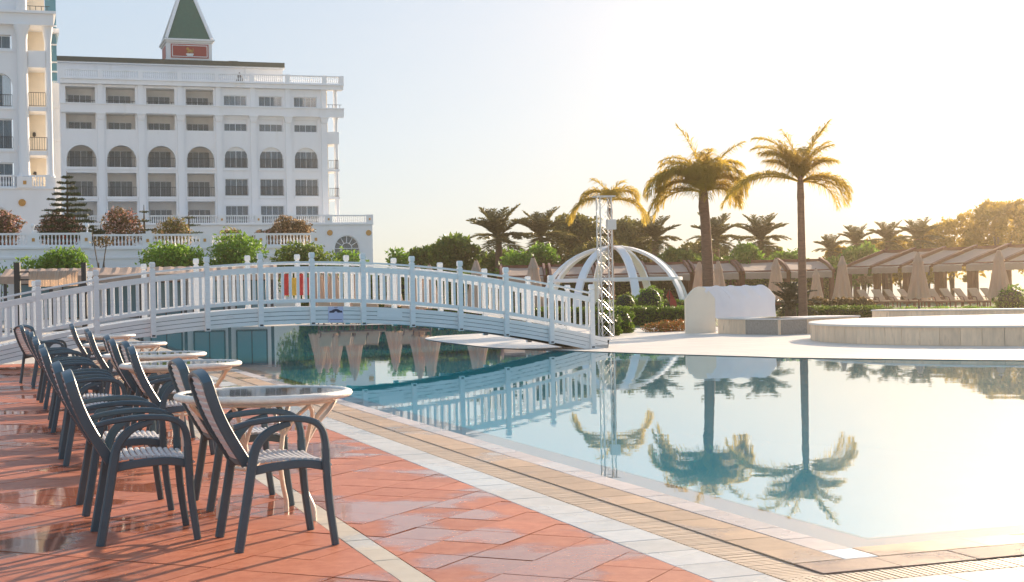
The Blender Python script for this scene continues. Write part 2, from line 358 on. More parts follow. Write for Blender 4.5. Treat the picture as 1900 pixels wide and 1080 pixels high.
# far bank: from the right, round the deck's tongue under the bridge, to the back and along the far bank
far = catmull([(30, 20.5), (18, 20.8), (12, 21.7), (8.06, 23.1), (5.07, 25.2), (4.3, 26.1), (2.9, 27.8), (1.6, 29.6), (.55, 31.1), (-.37, 32.6), (-1.0, 34.6), (-1.75, 37.2), (-2.3, 40.0), (-1.9, 42.2), (0, 45), (2, 50), (2, 57)])
def off_poly(pts, d):
    out = []
    for i, p in enumerate(pts):
        a = Vector(pts[max(i-1, 0)]); b = Vector(pts[min(i+1, len(pts)-1)]); t = (b-a).normalized(); out.append((p[0]-t.y*d, p[1]+t.x*d))
    return out
a_in, b_in = 6.03, 3.76      # inner edges of the coping
poolL = [xy(ab(a_in, 24.5)), xy(ab(a_in, b_in)), xy(ab(60, b_in))]
backbank = [(-18, 61), (2, 57)]
pool = [xy(ab(a_in, 30)), xy(ab(a_in, b_in)), xy(ab(62, b_in)), (-16.5, 62.5)] + list(reversed(far))
pool[0] = xy(ab(a_in, 26.5)); big = [(-900, -60), (900, -60), (900, 128), (-900, 128)]
flat('ground', [big, pool], -.07, M['sand'])  # pale tone put in to bounce fill light onto the shaded whites
flat('sea', [[(-6000, 122), (6000, 122), (6000, 9000), (-6000, 9000)]], -2.2, M['sea'])
# basin
b = MB()
n = len(pool)
b.add([(x, y, -.02) for x, y in pool]+[(x, y, -1.5) for x, y in pool], [(i, (i+1) % n, n+(i+1) % n, n+i) for i in range(n)])
b.build('pool_wall', M['basin'])['kind'] = 'structure'
flat('pool_floor', [pool], -1.5, M['basin'])
flat('pool_water', [[xy(ab(a_in+.24, 26.6)), xy(ab(a_in+.24, b_in+.24)), xy(ab(62, b_in+.24))] + pool[3:]], -.005, M['water'])
flat('overflow_water', [[xy(ab(a_in, 26.5)), xy(ab(a_in, b_in)), xy(ab(62, b_in)), xy(ab(62, b_in+.24)), xy(ab(a_in+.24, b_in+.24)), xy(ab(a_in+.24, 26.5))]], -.005, M['clear_water'])
# shallow white ledge just under the water along the two near sides
lg = MB()
def abox(mb, a0, a1, b0, b1, z0, z1, c=0):
    p = [xy(ab(a0, b0)), xy(ab(a1, b0)), xy(ab(a1, b1)), xy(ab(a0, b1))]
    return mb.prism(p[::-1] if False else p, z0, z1)
abox(lg, a_in, a_in+.24, b_in, 26.4, -.5, -.013); abox(lg, a_in+.24, 45, b_in, b_in+.24, -.5, -.013)
lg.build('pool_ledge', M['ledge'])['kind'] = 'structure'
# far deck
fardeck = list(far) + [(2, 75), (60, 75), (60, 14)]
flat('pool_deck', [[p for p in fardeck]], 0, M['deckstone'], thick=.045)
rim = off_poly(far, .10); rm = MB(); nn = len(far)
rm.add([(x, y, .006) for x, y in far]+[(x, y, .006) for x, y in rim]+[(x, y, -.04) for x, y in far], [(i, i+1, nn+i+1, nn+i) for i in range(nn-1)]+[(2*nn+i, 2*nn+i+1, i+1, i) for i in range(nn-1)])
rm.build('pool_rim', M['cap'])['kind'] = 'structure'
flat('far_paving', [[(-60, 63), (-16.4, 62.6), (2, 57.05), (2, 75), (40, 75), (40, 130), (-60, 130)]], -.01, M['sand'])
flat('lawn', [[(3.5, 46.5), (4.6, 46.5), (12, 44.4), (40, 41), (70, 41), (70, 118), (3, 118)]], .012, M['grass'])

# ---- near terrace, tile by tile
flat('terrace_bed', [[xy(ab(-1.7, -4.7)), xy(ab(-1.7, 2.82)), xy(ab(30.8, 2.82)), xy(ab(30.8, -4.7))]], -.0045, M['grout'])
terrace = bpy.data.objects['terrace_bed']
flat('border_bed', [[xy(ab(-6, 2.82)), xy(ab(-6, 30)), xy(ab(5.545, 30)), xy(ab(5.545, 3.31)), xy(ab(62, 3.31)), xy(ab(62, 2.82))]], -.007, M['pale_grout'])
border = bpy.data.objects['border_bed']
PT, G_ = .3333, .0026; P0, Q0 = 6.14, -3.23; S2 = 2**-.5
def clip(poly, f):
    out = []
    for i in range(len(poly)):
        p, q = poly[i], poly[(i+1) % len(poly)]; fp, fq = f(p), f(q)
        if fp >= 0: out.append(p)
        if fp*fq < 0: t = fp/(fp-fq); out.append((p[0]+(q[0]-p[0])*t, p[1]+(q[1]-p[1])*t))
    return out
full = MB(); h = PT/2-G_; full.box(-h, h, -h, h, -.02, 0); full_me = full.mesh('tile', M['red'])
ANG45 = atan2(AX.y, AX.x)-pi/4   # direction of p axis: (a+b)/sqrt2
pdir = (AX+BX)*S2; qdir = (BX-AX)*S2
TANG = atan2(pdir.y, pdir.x)
cands = []
for i in range(-40, 60):
    for j in range(-60, 40):
        p = P0+(i+.5)*PT; q = Q0+(j+.5)*PT; a = (p-q)*S2; bb = (p+q)*S2
        if -1.5 < a < 30.6 and -4.5 < bb < 3.1: cands.append((a, bb, p, q))
def tile_poly(p, q, lo, hi):
    c = [((pp-qq)*S2, (pp+qq)*S2) for pp, qq in ((p-h, q-h), (p+h, q-h), (p+h, q+h), (p-h, q+h))]
    c = clip(c, lambda t: t[1]-lo-G_*.8); c = clip(c, lambda t: hi-G_*.8-t[1]) if len(c) > 2 else c
    return c
tiles = []
for a, bb, p, q in cands:
    for lo, hi in ((-9, 1.60), (1.74, 2.82)):
        if bb+.24 < lo or bb-.24 > hi: continue
        c = tile_poly(p, q, lo, hi)
        if len(c) < 3: continue
        isfull = len(c) == 4 and bb-.235 > lo and bb+.235 < hi
        ar = abs(sum(c[k][0]*c[(k+1) % len(c)][1]-c[(k+1) % len(c)][0]*c[k][1] for k in range(len(c)))/2)
        if ar < .0008: continue
        cen = ab(a, bb); Y = cen.y; vis = Y > 5.7 and abs(cen.x/Y) < .37
        tiles.append((vis, hypot(cen.x, Y), a, bb, isfull, c))
tiles.sort(key=lambda t: (not t[0], t[1]))
rest = MB(); rnd = random.Random(3)
for k, (vis, d_, a, bb, isfull, c) in enumerate(tiles):
    zz = rnd.uniform(-.0022, .0016); tx_, ty_ = rnd.gauss(0, .0016), rnd.gauss(0, .0016)
    if k < 292 and vis:
        if isfull: link('tile', full_me, terrace, ab(a, bb, zz), (tx_, ty_, TANG))
        else:
            cen = ab(a, bb); mb = MB(); pl = [(ab(*t).x-cen.x, ab(*t).y-cen.y) for t in c]; mb.prism(pl, -.02, 0)
            mb.build('tile', M['red'], terrace, cen+Vector((0, 0, zz)), (tx_, ty_, 0))
    else: rest.prism([xy(ab(*t)) for t in c], -.02, zz)
o = rest.build('tile_field', M['red'], terrace); o['kind'] = 'stuff'
def run(parent, name, m, a0, a1, b0, b1, step, along='a', z=0.0, th=.02, gap=.003, lim=70, field=None, jit=.0012):
    "a row of rectangular pieces; the far ones are joined"
    cache = {}; k = 0; r2 = MB(); t = a0 if along == 'a' else b0; end = a1 if along == 'a' else b1
    while t < end-1e-4:
        s2 = min(step, end-t); key = round(s2, 3)
        u0, u1 = (t, t+s2); w0, w1 = (b0, b1) if along == 'a' else (a0, a1)
        ca, cb = ((u0+u1)/2, (w0+w1)/2) if along == 'a' else ((w0+w1)/2, (u0+u1)/2)
        la, lb = (s2/2-gap/2, (w1-w0)/2-gap/2) if along == 'a' else ((w1-w0)/2-gap/2, s2/2-gap/2)
        zz = z+rnd.uniform(-jit, jit)
        cen = ab(ca, cb, zz)
        if k < lim and cen.y > 4:
            if key not in cache: cache[key] = MB().bev(-lb, lb, -la, la, -th, 0, .0025).mesh(name, m)
            link(name, cache[key], parent, cen, (rnd.gauss(0, .001), rnd.gauss(0, .001), BANG)); k += 1
        else: abox(r2, ca-la, ca+la, cb-lb, cb+lb, zz-th, zz)
        t += step
    if r2.v: r2.build(field or name+'_row', m, parent)['kind'] = 'stuff'
run(terrace, 'strip_tile', M['strip'], 1.0, 29.8, 1.60, 1.74, .30)
run(border, 'border_tile', M['band'], 4.0, 33, 2.822, 3.10, .333, lim=75)
run(border, 'border_tile', M['band'], 5.07, 5.34, 3.12, 14, .333, along='b', lim=24)
run(border, 'border_tile', M['band'], 4.74, 5.06, 3.12, 14, .333, along='b', lim=16)
run(border, 'border_tile', M['band'], 4.41, 4.73, 3.12, 14, .333, along='b', lim=8)
gr = MB(); t = 5.36
while t < 32:
    abox(gr, t, t+.022, 3.108, 3.3135, -.02, -.001+rnd.uniform(-.0008, .0008)); t += .031
t = 3.12
while t < 12:
    abox(gr, 5.352, 5.5435, t, t+.022, -.02, -.001+rnd.uniform(-.0008, .0008)); t += .031
gr.build('gutter_grating', M['grate'], border)['kind'] = 'stuff'
cb_ = MB(); CH = .005
abox(cb_, 5.56, 6.02, 3.33, 26, -.06, CH-.008); abox(cb_, 6.02, 62, 3.33, 3.75, -.06, CH-.008)
cop = cb_.build('pool_coping', M['pale_grout']); cop['kind'] = 'structure'
run(cop, 'coping_tile', M['brown'], 5.545, 5.79, 3.315, 14, .40, along='b', z=CH, th=.045, lim=22)
run(cop, 'coping_tile', M['tan'], 5.795, 6.03, 3.76, 14, .60, along='b', z=CH, th=.045, lim=16)
run(cop, 'coping_tile', M['tan'], 5.795, 33, 3.3125, 3.575, .333, z=CH, th=.045, lim=76)
run(cop, 'coping_tile', M['pink'], 6.03, 33, 3.58, 3.755, .333, z=CH, th=.045, lim=76)
run(cop, 'coping_tile', M['ledge'], 5.795, 6.025, 3.58, 3.755, .2, along='b', z=CH, th=.045, lim=4)

# ------------------------------------------------------------------ footbridge
BR = radians(21)
br = thing('footbridge', (1.66, 31.0, 0), BR, 'long white timber footbridge arching over the pool with slatted railings', 'bridge')
def zb(t): return .69-.0190*(t+6.2)**2
W_ = 1.2; cuts = [0.0, -.93, -1.93, -2.93, -3.95, -4.97, -6.0, -7.02, -8.05, -9.07, -10.1, -11.13, -12.05]
def arc(t0, t1, off, n=5): return [(t0+(t1-t0)*k/n, 0, zb(t0+(t1-t0)*k/n)+off) for k in range(n+1)]
post_b = {}
for side, y0 in ((0, -.045), (1, W_+.045)):
    for t in cuts:
        z = zb(t); base = max(z-.03, .0)
        prof = [(.048, base), (.048, z+1.255), (.034, z+1.268), (.034, z+1.285), (.05, z+1.30), (.052, z+1.372), (.040, z+1.40)]
        p = MB().lathe(prof, 4, (0, 0), pi/4, sq=True).build('post', M['wood'], br, (t, y0, 0))
        MB().cbox(-.03, .03, -.008, .0, base+.02, base+.05, .002).build('foot_bracket', M['dgrey'], p, (0, -.05 if side == 0 else .058, 0))
    for i in range(len(cuts)-1):
        t1, t0 = cuts[i]-.05, cuts[i+1]+.05
        yy = y0
        def rail(name, off, hh, ww):
            pts = [(x, yy, z) for x, _, z in arc(t0, t1, off)]
            MB().bar(pts, ww, hh, (0, 1, 0), c=.004).build(name, M['wood'], br)
        rail('bottom_rail', .45, .07, .05); rail('middle_rail', 1.07, .11, .045); rail('handrail', 1.205, .035, .085)
        nb = 6
        for k in range(nb):
            t = t0+(t1-t0)*(k+.5)/nb; z = zb(t)
            MB().cbox(-.027, .027, -.014, .014, z+.485, z+1.015, .003).build('baluster', M['wood'], br, (t, yy, 0))
        # fascia boards under this bay
        for k in range(4):
            lo = .0+k*.0825
            pts = [(x, (.0 if side == 0 else W_), max(z, .035)) for x, _, z in arc(t0-.05, t1+.05 if i else t1+.42, lo+.041)]
            MB().bar(pts, .022, .0735, (0, 1, 0), c=.003).build('fascia_board', M['wood'], br)
    pts = [(x, (.03 if side == 0 else W_-.03), max(z, .05)) for x, _, z in arc(-12.5, .40, .17, 40)]
    MB().bar(pts, .03, .30, (0, 1, 0)).build('edge_beam', M['dark_gap'], br)
t = -12.6; dk = 0
while t < .42:
    zc = max(zb(t)+.335, .01); sl = atan2(-.038*(t+6.2), 1)
    pl = MB().bev(-.052, .052, -.01, W_+.01, -.03, 0, .003)
    pl.build('deck_plank', M['wood'], br, (t, 0, zc), (0, -sl, 0)); t += .114
sg = MB().box(-.15, .15, -.006, .006, -.155, .155).build('sign_panel', M['sign'], br, (-5.53, -.022, zb(-5.53)+.175), (0, .01, 0))
ik = MB()
ar_ = [(-.13, .035), (-.13, .07), (-.09, .075), (-.05, .10), (0, .112), (.05, .10), (.09, .075), (.13, .07), (.13, .035), (.035, .035)]
ar_ += [(.03*cos(u), .035+.028*sin(u)) for u in [k*pi/6 for k in range(1, 6)]]+[(-.035, .035)]
n = len(ar_); ik.add([(x, -.0085, z) for x, z in ar_]+[(x, -.0062, z) for x, z in ar_], [tuple(range(n))]+[(k, (k+1) % n, n+(k+1) % n, n+k) for k in range(n)])
wv = [(-.13+.26*k/24, -.0075, -.105+.007*abs(sin(k*pi/4))) for k in range(25)]; ik.bar(wv, .003, .009, (0, 1, 0))
ik.box(-.035, .035, -.0085, -.0062, .135, .143)
ik.build('sign_print', M['ink'], sg)
MB().box(-.26, .26, -.004, .004, -.085, .085).build('blank_panel', M['wood'], br, (-4.42, -.017, zb(-4.42)+.215), (0, radians(3.7)*0+atan2(.038*(1.78), 1), 0))

tt = -6.0; zz = zb(tt)
tw_ = thing('towel', (Vector((1.66, 31.0, 0))+Vector((cos(BR), sin(BR), 0))*tt+Vector((-sin(BR), cos(BR), 0))*(W_-.045)), BR, 'red and yellow towel hanging on the rear railing of the white bridge', 'towel')
for k, (c_, x0) in enumerate((('redflag', -.30), ('yellow', -.14), ('redflag', .0), ('redflag', .16))):
    vs = []
    for i in range(5):
        for j in range(6): vs.append((x0+.095*i/4, .012*sin(i*1.7+j)+(-.02 if j == 5 else 0), zz+.56+(.44-.08*(k % 2))*j/5))
    MB().add(vs, [(i*6+j, i*6+6+j, i*6+7+j, i*6+j+1) for i in range(4) for j in range(5)]).build('fold', M[c_], tw_, (0, 0, 0), smooth=True)

# ------------------------------------------------------------------ chairs and tables
def spl(pts, k=5): return [Vector((p[0], 0, p[1])) for p in catmull(pts, k)]
def make_chair():
    root = thing('armchair', (0, 0, 0))
    fr_ = M['frame']
    for sgn in (-1, 1):
        y = .255*sgn; sd_ = (0, 1, 0)
        # front leg runs up and over into the armrest
        pts = spl([(.25, 0), (.222, .22), (.210, .42), (.205, .53), (.178, .600), (.105, .634), (-.02, .642), (-.16, .630), (-.25, .61)], 4)
        pts = [p+Vector((0, y, 0)) for i, p in enumerate(pts)]
        n_ = len(pts); sc_ = [1.0]*n_
        MB().bar(pts[:11], .034, .042, sd_, c=.008, scale=[.86+.014*i for i in range(11)]).build('leg', fr_, root, smooth=35)
        MB().bar(pts[10:], .038, .036, sd_, c=.008, scale=[1-.012*i for i in range(len(pts)-10)]).build('armrest', fr_, root, smooth=35)
        pts = spl([(-.235, 0), (-.195, .22), (-.165, .40), (-.150, .48), (-.120, .54), (-.06, .59), (.03, .618)], 4)
        pts = [p+Vector((0, y, 0)) for p in pts]
        MB().bar(pts, .030, .046, sd_, c=.008, scale=[1]*(len(pts)-8)+[1-.45*k/8 for k in range(8)]).build('leg', fr_, root, smooth=35)
        # side rail of seat
        pts = [p+Vector((0, .238*sgn, 0)) for p in spl([(-.18, .385), (-.05, .405), (.10, .412), (.20, .395)], 4)]
        MB().bar(pts, .018, .042, sd_, c=.004).build('seat_rail', fr_, root, smooth=35)
    # back hoop: two curved stiles joined over the top
    hoop = []
    for k in range(25):
        u = k/24; s_ = (u-.5)*2
        if abs(s_) > .28:
            h_ = (1-abs(s_))/.72; yy = .205*(1 if s_ > 0 else -1)*(1-.06*(1-h_)); zz = .42+.40*h_
        else:
            th = s_/.28*pi/2; yy = .205*sin(th); zz = .82+.055*cos(th)
        xx = -.175-.20*((zz-.42)/.46)**1.05-.03*sin(pi*(zz-.42)/.46)
        hoop.append(Vector((xx, yy, zz)))
    MB().sweep(hoop, [(-.024, -.011), (.024, -.011), (.028, 0), (.024, .011), (-.024, .011), (-.028, 0)], (1, 0, .35)).build('back_frame', fr_, root, smooth=35)
    MB().bar([(-.176, -.2, .425), (-.185, 0, .418), (-.176, .2, .425)], .03, .03, (1, 0, 0), c=.006).build('back_stretcher', fr_, root, smooth=35)
    MB().bar([(.205, -.235, .392), (.225, 0, .398), (.205, .235, .392)], .03, .03, (1, 0, 0), c=.006).build('front_stretcher', fr_, root, smooth=35)
    # slats
    for k in range(14):
        x = -.165+.4*k/13; z = .425+.012*sin(pi*k/13*1.2)-(.02 if k == 13 else 0)
        pts = [(x, -.222, z), (x, -.11, z-.008), (x, 0, z-.011), (x, .11, z-.008), (x, .222, z)]
        MB().sweep(pts, [(-.0125, -.006), (.0125, -.006), (.0125, .003), (.006, .009), (-.006, .009), (-.0125, .003)], (1, 0, 0)).build('slat', M['slat'], root)
    for k in range(13):
        zz = .455+.385*k/12; xx = -.175-.20*((zz-.42)/.46)**1.05-.03*sin(pi*(zz-.42)/.46)
        wy = .193 if zz < .82 else .16
        pts = [(xx+.004, -wy, zz), (xx-.012, -wy/2, zz), (xx-.018, 0, zz), (xx-.012, wy/2, zz), (xx+.004, wy, zz)]
        MB().sweep(pts, [(-.0125, -.009), (.0125, -.009), (.0145, 0), (.0125, .009), (-.0125, .009), (-.0145, 0)], (-.45, 0, .9)).build('slat', M['slat'], root)
    return root
def make_table():
    root = thing('round_table', (0, 0, 0))
    tor = MB(); nu, nv = 96, 10
    vs = []; fs = []
    for i in range(nu):
        u = 2*pi*i/nu; rr = .028+(.0022 if i % 2 else 0)
        for j in range(nv):
            v = 2*pi*j/nv; vs.append(((.465+rr*cos(v))*cos(u), (.465+rr*cos(v))*sin(u), .700+rr*.72*sin(v)))
    for i in range(nu):
        for j in range(nv): fs.append((i*nv+j, ((i+1) % nu)*nv+j, ((i+1) % nu)*nv+(j+1) % nv, i*nv+(j+1) % nv))
    tor.add(vs, fs); tor.build('woven_rim', M['wicker'], root, smooth=True)
    MB().lathe([(.442, .706), (.442, .713)], 48).build('glass_top', M['tglass'], root)
    ring = MB(); ring.tube([(.40*cos(2*pi*k/40), .40*sin(2*pi*k/40), .668) for k in range(41)], .012, 6); ring.build('under_ring', M['leg'], root, smooth=True)
    lr = MB(); lr.tube([(.17*cos(2*pi*k/24), .17*sin(2*pi*k/24), .30) for k in range(25)], .011, 6); lr.build('stretcher_ring', M['leg'], root, smooth=True)
    for q in range(4):
        an = pi/4+q*pi/2+.2; c_, s_ = cos(an), sin(an)
        prof = catmull([(.41, .672), (.335, .60), (.275, .50), (.235, .38), (.215, .28), (.245, .16), (.285, .07), (.29, 0)], 4)
        pts = [(r*c_, r*s_, z) for r, z in prof]
        MB().bar(pts, .024, .024, (-s_, c_, 0), c=.005).build('leg', M['leg'], root, smooth=35)
        prof = catmull([(.255, .44), (.30, .53), (.36, .60), (.40, .655)], 4)
        for dd in (-1, 1):
            pts = [(r*cos(an+dd*.42*k/(len(prof)-1)*1.2), r*sin(an+dd*.42*k/(len(prof)-1)*1.2), z) for k, (r, z) in enumerate(prof)]
            MB().bar(pts, .016, .020, (-s_, c_, 0)).build('brace', M['leg'], root, smooth=35)
        prof = catmull([(.0, .335), (.08, .33), (.17, .30), (.215, .28)], 3)
        MB().bar([(r*c_, r*s_, z) for r, z in prof], .016, .016, (-s_, c_, 0)).build('spoke', M['leg'], root, smooth=35)
    return root
ch0 = make_chair(); tb0 = make_table(); kids_scan()
T = [8.21, 12.28, 14.53, 18.2, 22.68]
tn = ['the table nearest the camera', 'the second table from the camera', 'the third table from the camera', 'the fourth table from the camera', 'the farthest table beside the bridge']
tl = ['round wicker-rimmed glass table standing nearest the camera', 'second round wicker table from the camera, behind the nearest one', 'middle one of the five round wicker tables', 'fourth round wicker table from the camera, second to last', 'farthest round wicker table, in front of the bridge foot']
chairs = []
for i, a in enumerate(T):
    o = tb0 if i == 0 else copy_tree(tb0)
    o.location = ab(a, 1.36); o.rotation_euler = (0, 0, BANG+i*.5); tag(o, tl[i], 'table', 'round wicker tables along the pool terrace')
    chairs += [(a-.74, 1.28, rnd.uniform(-.05, .05), 'dark teal armchair, poolside row, in front of '+tn[i]),
               (a+.72, 1.33, rnd.uniform(-.06, .06), 'dark teal armchair, poolside row, just beyond '+tn[i])]
left = [(7.95, .67, 0), (9.07, .65, .02), (11.80, .64, .03), (12.85, .66, -.04), (14.75, .64, .02), (15.8, .66, 0), (17.9, .66, -.03), (19.05, .62, .05), (22.45, .60, .0), (23.4, .55, .65)]
for k, (a, b_, r) in enumerate(left):
    chairs.append((a, b_, r, 'dark teal armchair, left row, %s of the pair at %s' % (('nearer', 'farther')[k % 2], tn[k//2])))
for k, (a, b_, r, lb) in enumerate(chairs):
    o = ch0 if k == 0 else copy_tree(ch0)
    o.location = ab(a, b_); o.rotation_euler = (0, 0, BANG+r); tag(o, lb, 'chair', 'dark teal armchairs around the terrace tables')

# ------------------------------------------------------------------ plants
def leaves(name, m, lobes, n, size, seed, parent=None, asp=.55, shell=.55, up=.2):
    "a cloud of leaf-sized faces through the volume of the lobes (x, y, z, rx, ry, rz)"
    r = np.random.default_rng(seed); lb = np.array(lobes, float)
    w = (lb[:, 3]*lb[:, 4]*lb[:, 5])**(2/3); idx = r.choice(len(lb), n, p=w/w.sum())
    d = r.normal(size=(n, 3)); d /= np.linalg.norm(d, axis=1)[:, None]
    rad = shell+(1.05-shell)*r.random(n)**.85
    rad *= 1+.20*np.sin(d[:, 0]*5+idx*1.7)*np.cos(d[:, 2]*6+idx)+.10*np.sin(d[:, 1]*11+idx*2.3)*np.sin(d[:, 2]*13)
    rad += .16*(r.random(n) < .12)*r.random(n)
    c = lb[idx, :3]+d*lb[idx, 3:6]*rad[:, None]
    t = r.normal(size=(n, 3))+d*.6; t[:, 2] += up; t /= np.linalg.norm(t, axis=1)[:, None]
    s = np.cross(t, r.normal(size=(n, 3))); s /= np.linalg.norm(s, axis=1)[:, None]
    L_ = size*(.6+.8*r.random(n))[:, None]
    V = np.stack([c-t*L_*.5, c+s*L_*asp*.5, c+t*L_*.6, c-s*L_*asp*.5], 1).reshape(-1, 3)
    F = np.arange(4*n).reshape(n, 4)
    return link(name, npmesh(name, V, F, M[m], r.random(n)), parent)
def lobes_in(x0, x1, y0, y1, z0, z1, k, seed, rr=.32):
    r = random.Random(seed); out = []
    for i in range(k):
        u = (i+.5)/k; x = x0+(x1-x0)*(u+r.uniform(-.3, .3)/k); hh = sin(pi*min(max(u, .12), .88))**.5
        top = z0+(z1-z0)*(.62+.38*hh*r.uniform(.75, 1.0)); R = (z1-z0)*rr*r.uniform(.75, 1.15)
        out.append((x, r.uniform(y0, y1), top-R, R*1.15, R*1.1, R))
        out.append((x+r.uniform(-.5, .5)*R, r.uniform(y0, y1), z0+(top-z0)*.45, R*1.15, R, (top-z0)*.42))
    return out
def stems(parent, m, x, y, z0, z1, r0, spread, k, seed, name='trunk'):
    r = random.Random(seed); mb = MB()
    for i in range(k):
        a = r.uniform(0, 6.28); q = spread*r.uniform(.3, 1)
        pts = [(x, y, z0), (x+q*.3*cos(a), y+q*.3*sin(a), z0+(z1-z0)*.45), (x+q*cos(a), y+q*sin(a), z1)]
        mb.tube([Vector(p) for p in catmull(pts, 3)], r0, 6, scale=[1-.6*j/6 for j in range(7)])
    return mb.build(name, M[m], parent, smooth=True)
def bush(name, label, cat, m, px, ytop, ybot, hw, Y, n, size, seed, group=None, z0=None, k=3, stem='bark2', extra=None, rr=.32, depth=.35, trunk_h=None):
    T_ = at(px, ytop, Y); x0, x1 = gx(px-hw, Y), gx(px+hw, Y); zb_ = gz(px, ybot, Y) if z0 is None else z0
    R = (x1-x0)/2
    root = thing(name, (T_.x, Y, zb_), 0, label, cat, group)
    low = 0 if trunk_h is None else trunk_h
    lb = lobes_in(x0-T_.x+R*.2, x1-T_.x-R*.2, -R*depth, R*depth, low, T_.z-zb_, k, seed, rr)
    leaves('crown', m, lb, n, size, seed, root)
    if extra: leaves('blossom', extra, lb, int(n*.65), size*.8, seed+5, root, shell=.85)
    stems(root, stem, 0, 0, 0, (T_.z-zb_)*.6, max(.02, R*.07), R*.45, 4, seed)
    return root
def hedge(label, px0, px1, ytop, ybot, Y0, Y1, dep, n, size, seed, m='hedge', cat='hedge', name='hedge', group=None):
    a = at(px0, ytop, Y0); b_ = at(px1, ytop, Y1); zt = (a.z+b_.z)/2
    d = Vector((b_.x-a.x, b_.y-a.y, 0)); Ln = d.length; ang = atan2(d.y, d.x)
    root = thing(name, (a.x, a.y, 0), ang, label, cat, group)
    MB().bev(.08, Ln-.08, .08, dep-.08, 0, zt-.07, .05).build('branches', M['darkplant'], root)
    r = np.random.default_rng(seed); areas = np.array([Ln*zt, Ln*dep, dep*zt, dep*zt]); f = r.choice(4, n, p=areas/areas.sum())
    u, v = r.random(n), r.random(n); P_ = np.zeros((n, 3))
    P_[:, 0] = np.where(f < 2, u*Ln, np.where(f == 2, 0, Ln)); P_[:, 1] = np.where(f == 0, 0, v*dep); P_[:, 2] = np.where(f == 1, zt, np.where(f == 0, v, u)*zt)
    P_ += r.normal(size=(n, 3))*.035; P_[:, 2] += .03*np.sin(P_[:, 0]*5)*(P_[:, 2] > zt*.7); P_[:, 2] = np.maximum(P_[:, 2], .01)
    t = r.normal(size=(n, 3)); t[:, 2] += .5; t /= np.linalg.norm(t, axis=1)[:, None]; s = np.cross(t, r.normal(size=(n, 3))); s /= np.linalg.norm(s, axis=1)[:, None]
    L_ = size*(.6+.8*r.random(n))[:, None]
    V = np.stack([P_-t*L_*.5, P_+s*L_*.3, P_+t*L_*.5, P_-s*L_*.3], 1).reshape(-1, 3)
    link('leaves', npmesh('leaves', V, np.arange(4*n).reshape(n, 4), M[m], r.random(n)), root)
    return root
def frond(m, az, el, ln, droop, seed, npair=44, leaf=.42, hang=.8, wid=.035, start=.12, stiff=False):
    "one feather leaf: arching rachis with two rows of leaflets"
    r = np.random.default_rng(seed); K = 18; p = np.zeros(3); pts = [p.copy()]; e = el
    for i in range(K):
        e = el-droop*((i+1)/K)**1.3; p = p+np.array([cos(e), 0, sin(e)])*ln/K; pts.append(p.copy())
    pts = np.array(pts); V = []; F = []
    def q4(a, b_, c, d): k = len(V); V.extend([a, b_, c, d]); F.append((k, k+1, k+2, k+3))
    for i in range(K):
        w0, w1 = .03*(1-i/K)+.006, .03*(1-(i+1)/K)+.006
        q4(pts[i]+[0, w0, 0], pts[i+1]+[0, w1, 0], pts[i+1]-[0, w1, 0], pts[i]-[0, w0, 0])
        q4(pts[i]+[0, 0, w0], pts[i+1]+[0, 0, w1], pts[i+1]-[0, 0, w1], pts[i]-[0, 0, w0])
    for j in range(npair):
        u = start+(1-start)*(j+r.uniform(-.3, .3))/npair; u = min(max(u, 0), .999); i = int(u*K); f = u*K-i
        c = pts[i]*(1-f)+pts[i+1]*f; t = pts[i+1]-pts[i]; t /= np.linalg.norm(t); up = np.cross([0, 1, 0], t)*-1
        up = np.array([-t[2], 0, t[0]])
        for sg_ in (-1, 1):
            ll = leaf*(sin(pi*min(1, (u*.86+.12)))**.55)*r.uniform(.8, 1.1)
            d = np.array([0, sg_, 0])*(.75+.2*r.random())+t*(.55+.35*u)+up*r.uniform(-.1, .35 if stiff else .55); d /= np.linalg.norm(d)
            m1 = c+d*ll*.45; dn = d+np.array([0, 0, -hang*(1 if not stiff else .25)*r.uniform(.6, 1.2)]); dn /= np.linalg.norm(dn)
            m2 = m1+dn*ll*.6; sd_ = np.cross(d, r.normal(size=3)); sd_ /= np.linalg.norm(sd_); w = wid*r.uniform(.7, 1.2)
            q4(c-sd_*w*.3, c+sd_*w*.3, m1+sd_*w*.5, m1-sd_*w*.5); q4(m1-sd_*w*.5, m1+sd_*w*.5, m2+sd_*w*.1, m2-sd_*w*.1)
    V = np.array(V); F = np.array(F)
    rr = np.repeat(r.random(len(F)), 1)
    return npmesh('frond', V, F, M[m], rr)
def palm_trunk(root, h_, r0, r1, m='bark', lean=0, seed=1):
    prof = []; k = max(14, int(h_/.22)); r = random.Random(seed)
    for i in range(k+1):
        u = i/k; rr = r0+(r1-r0)*u+(.12*r0 if u < .04 else 0)
        prof.append((rr*(1.0+.035*(i % 2)+r.uniform(-.01, .01)), h_*u))
    mb = MB().lathe(prof, 12)
    mb.v = [(x+lean*(z/h_)**2, y, z) for x, y, z in mb.v]
    return mb.build('trunk', M[m], root, smooth=True)
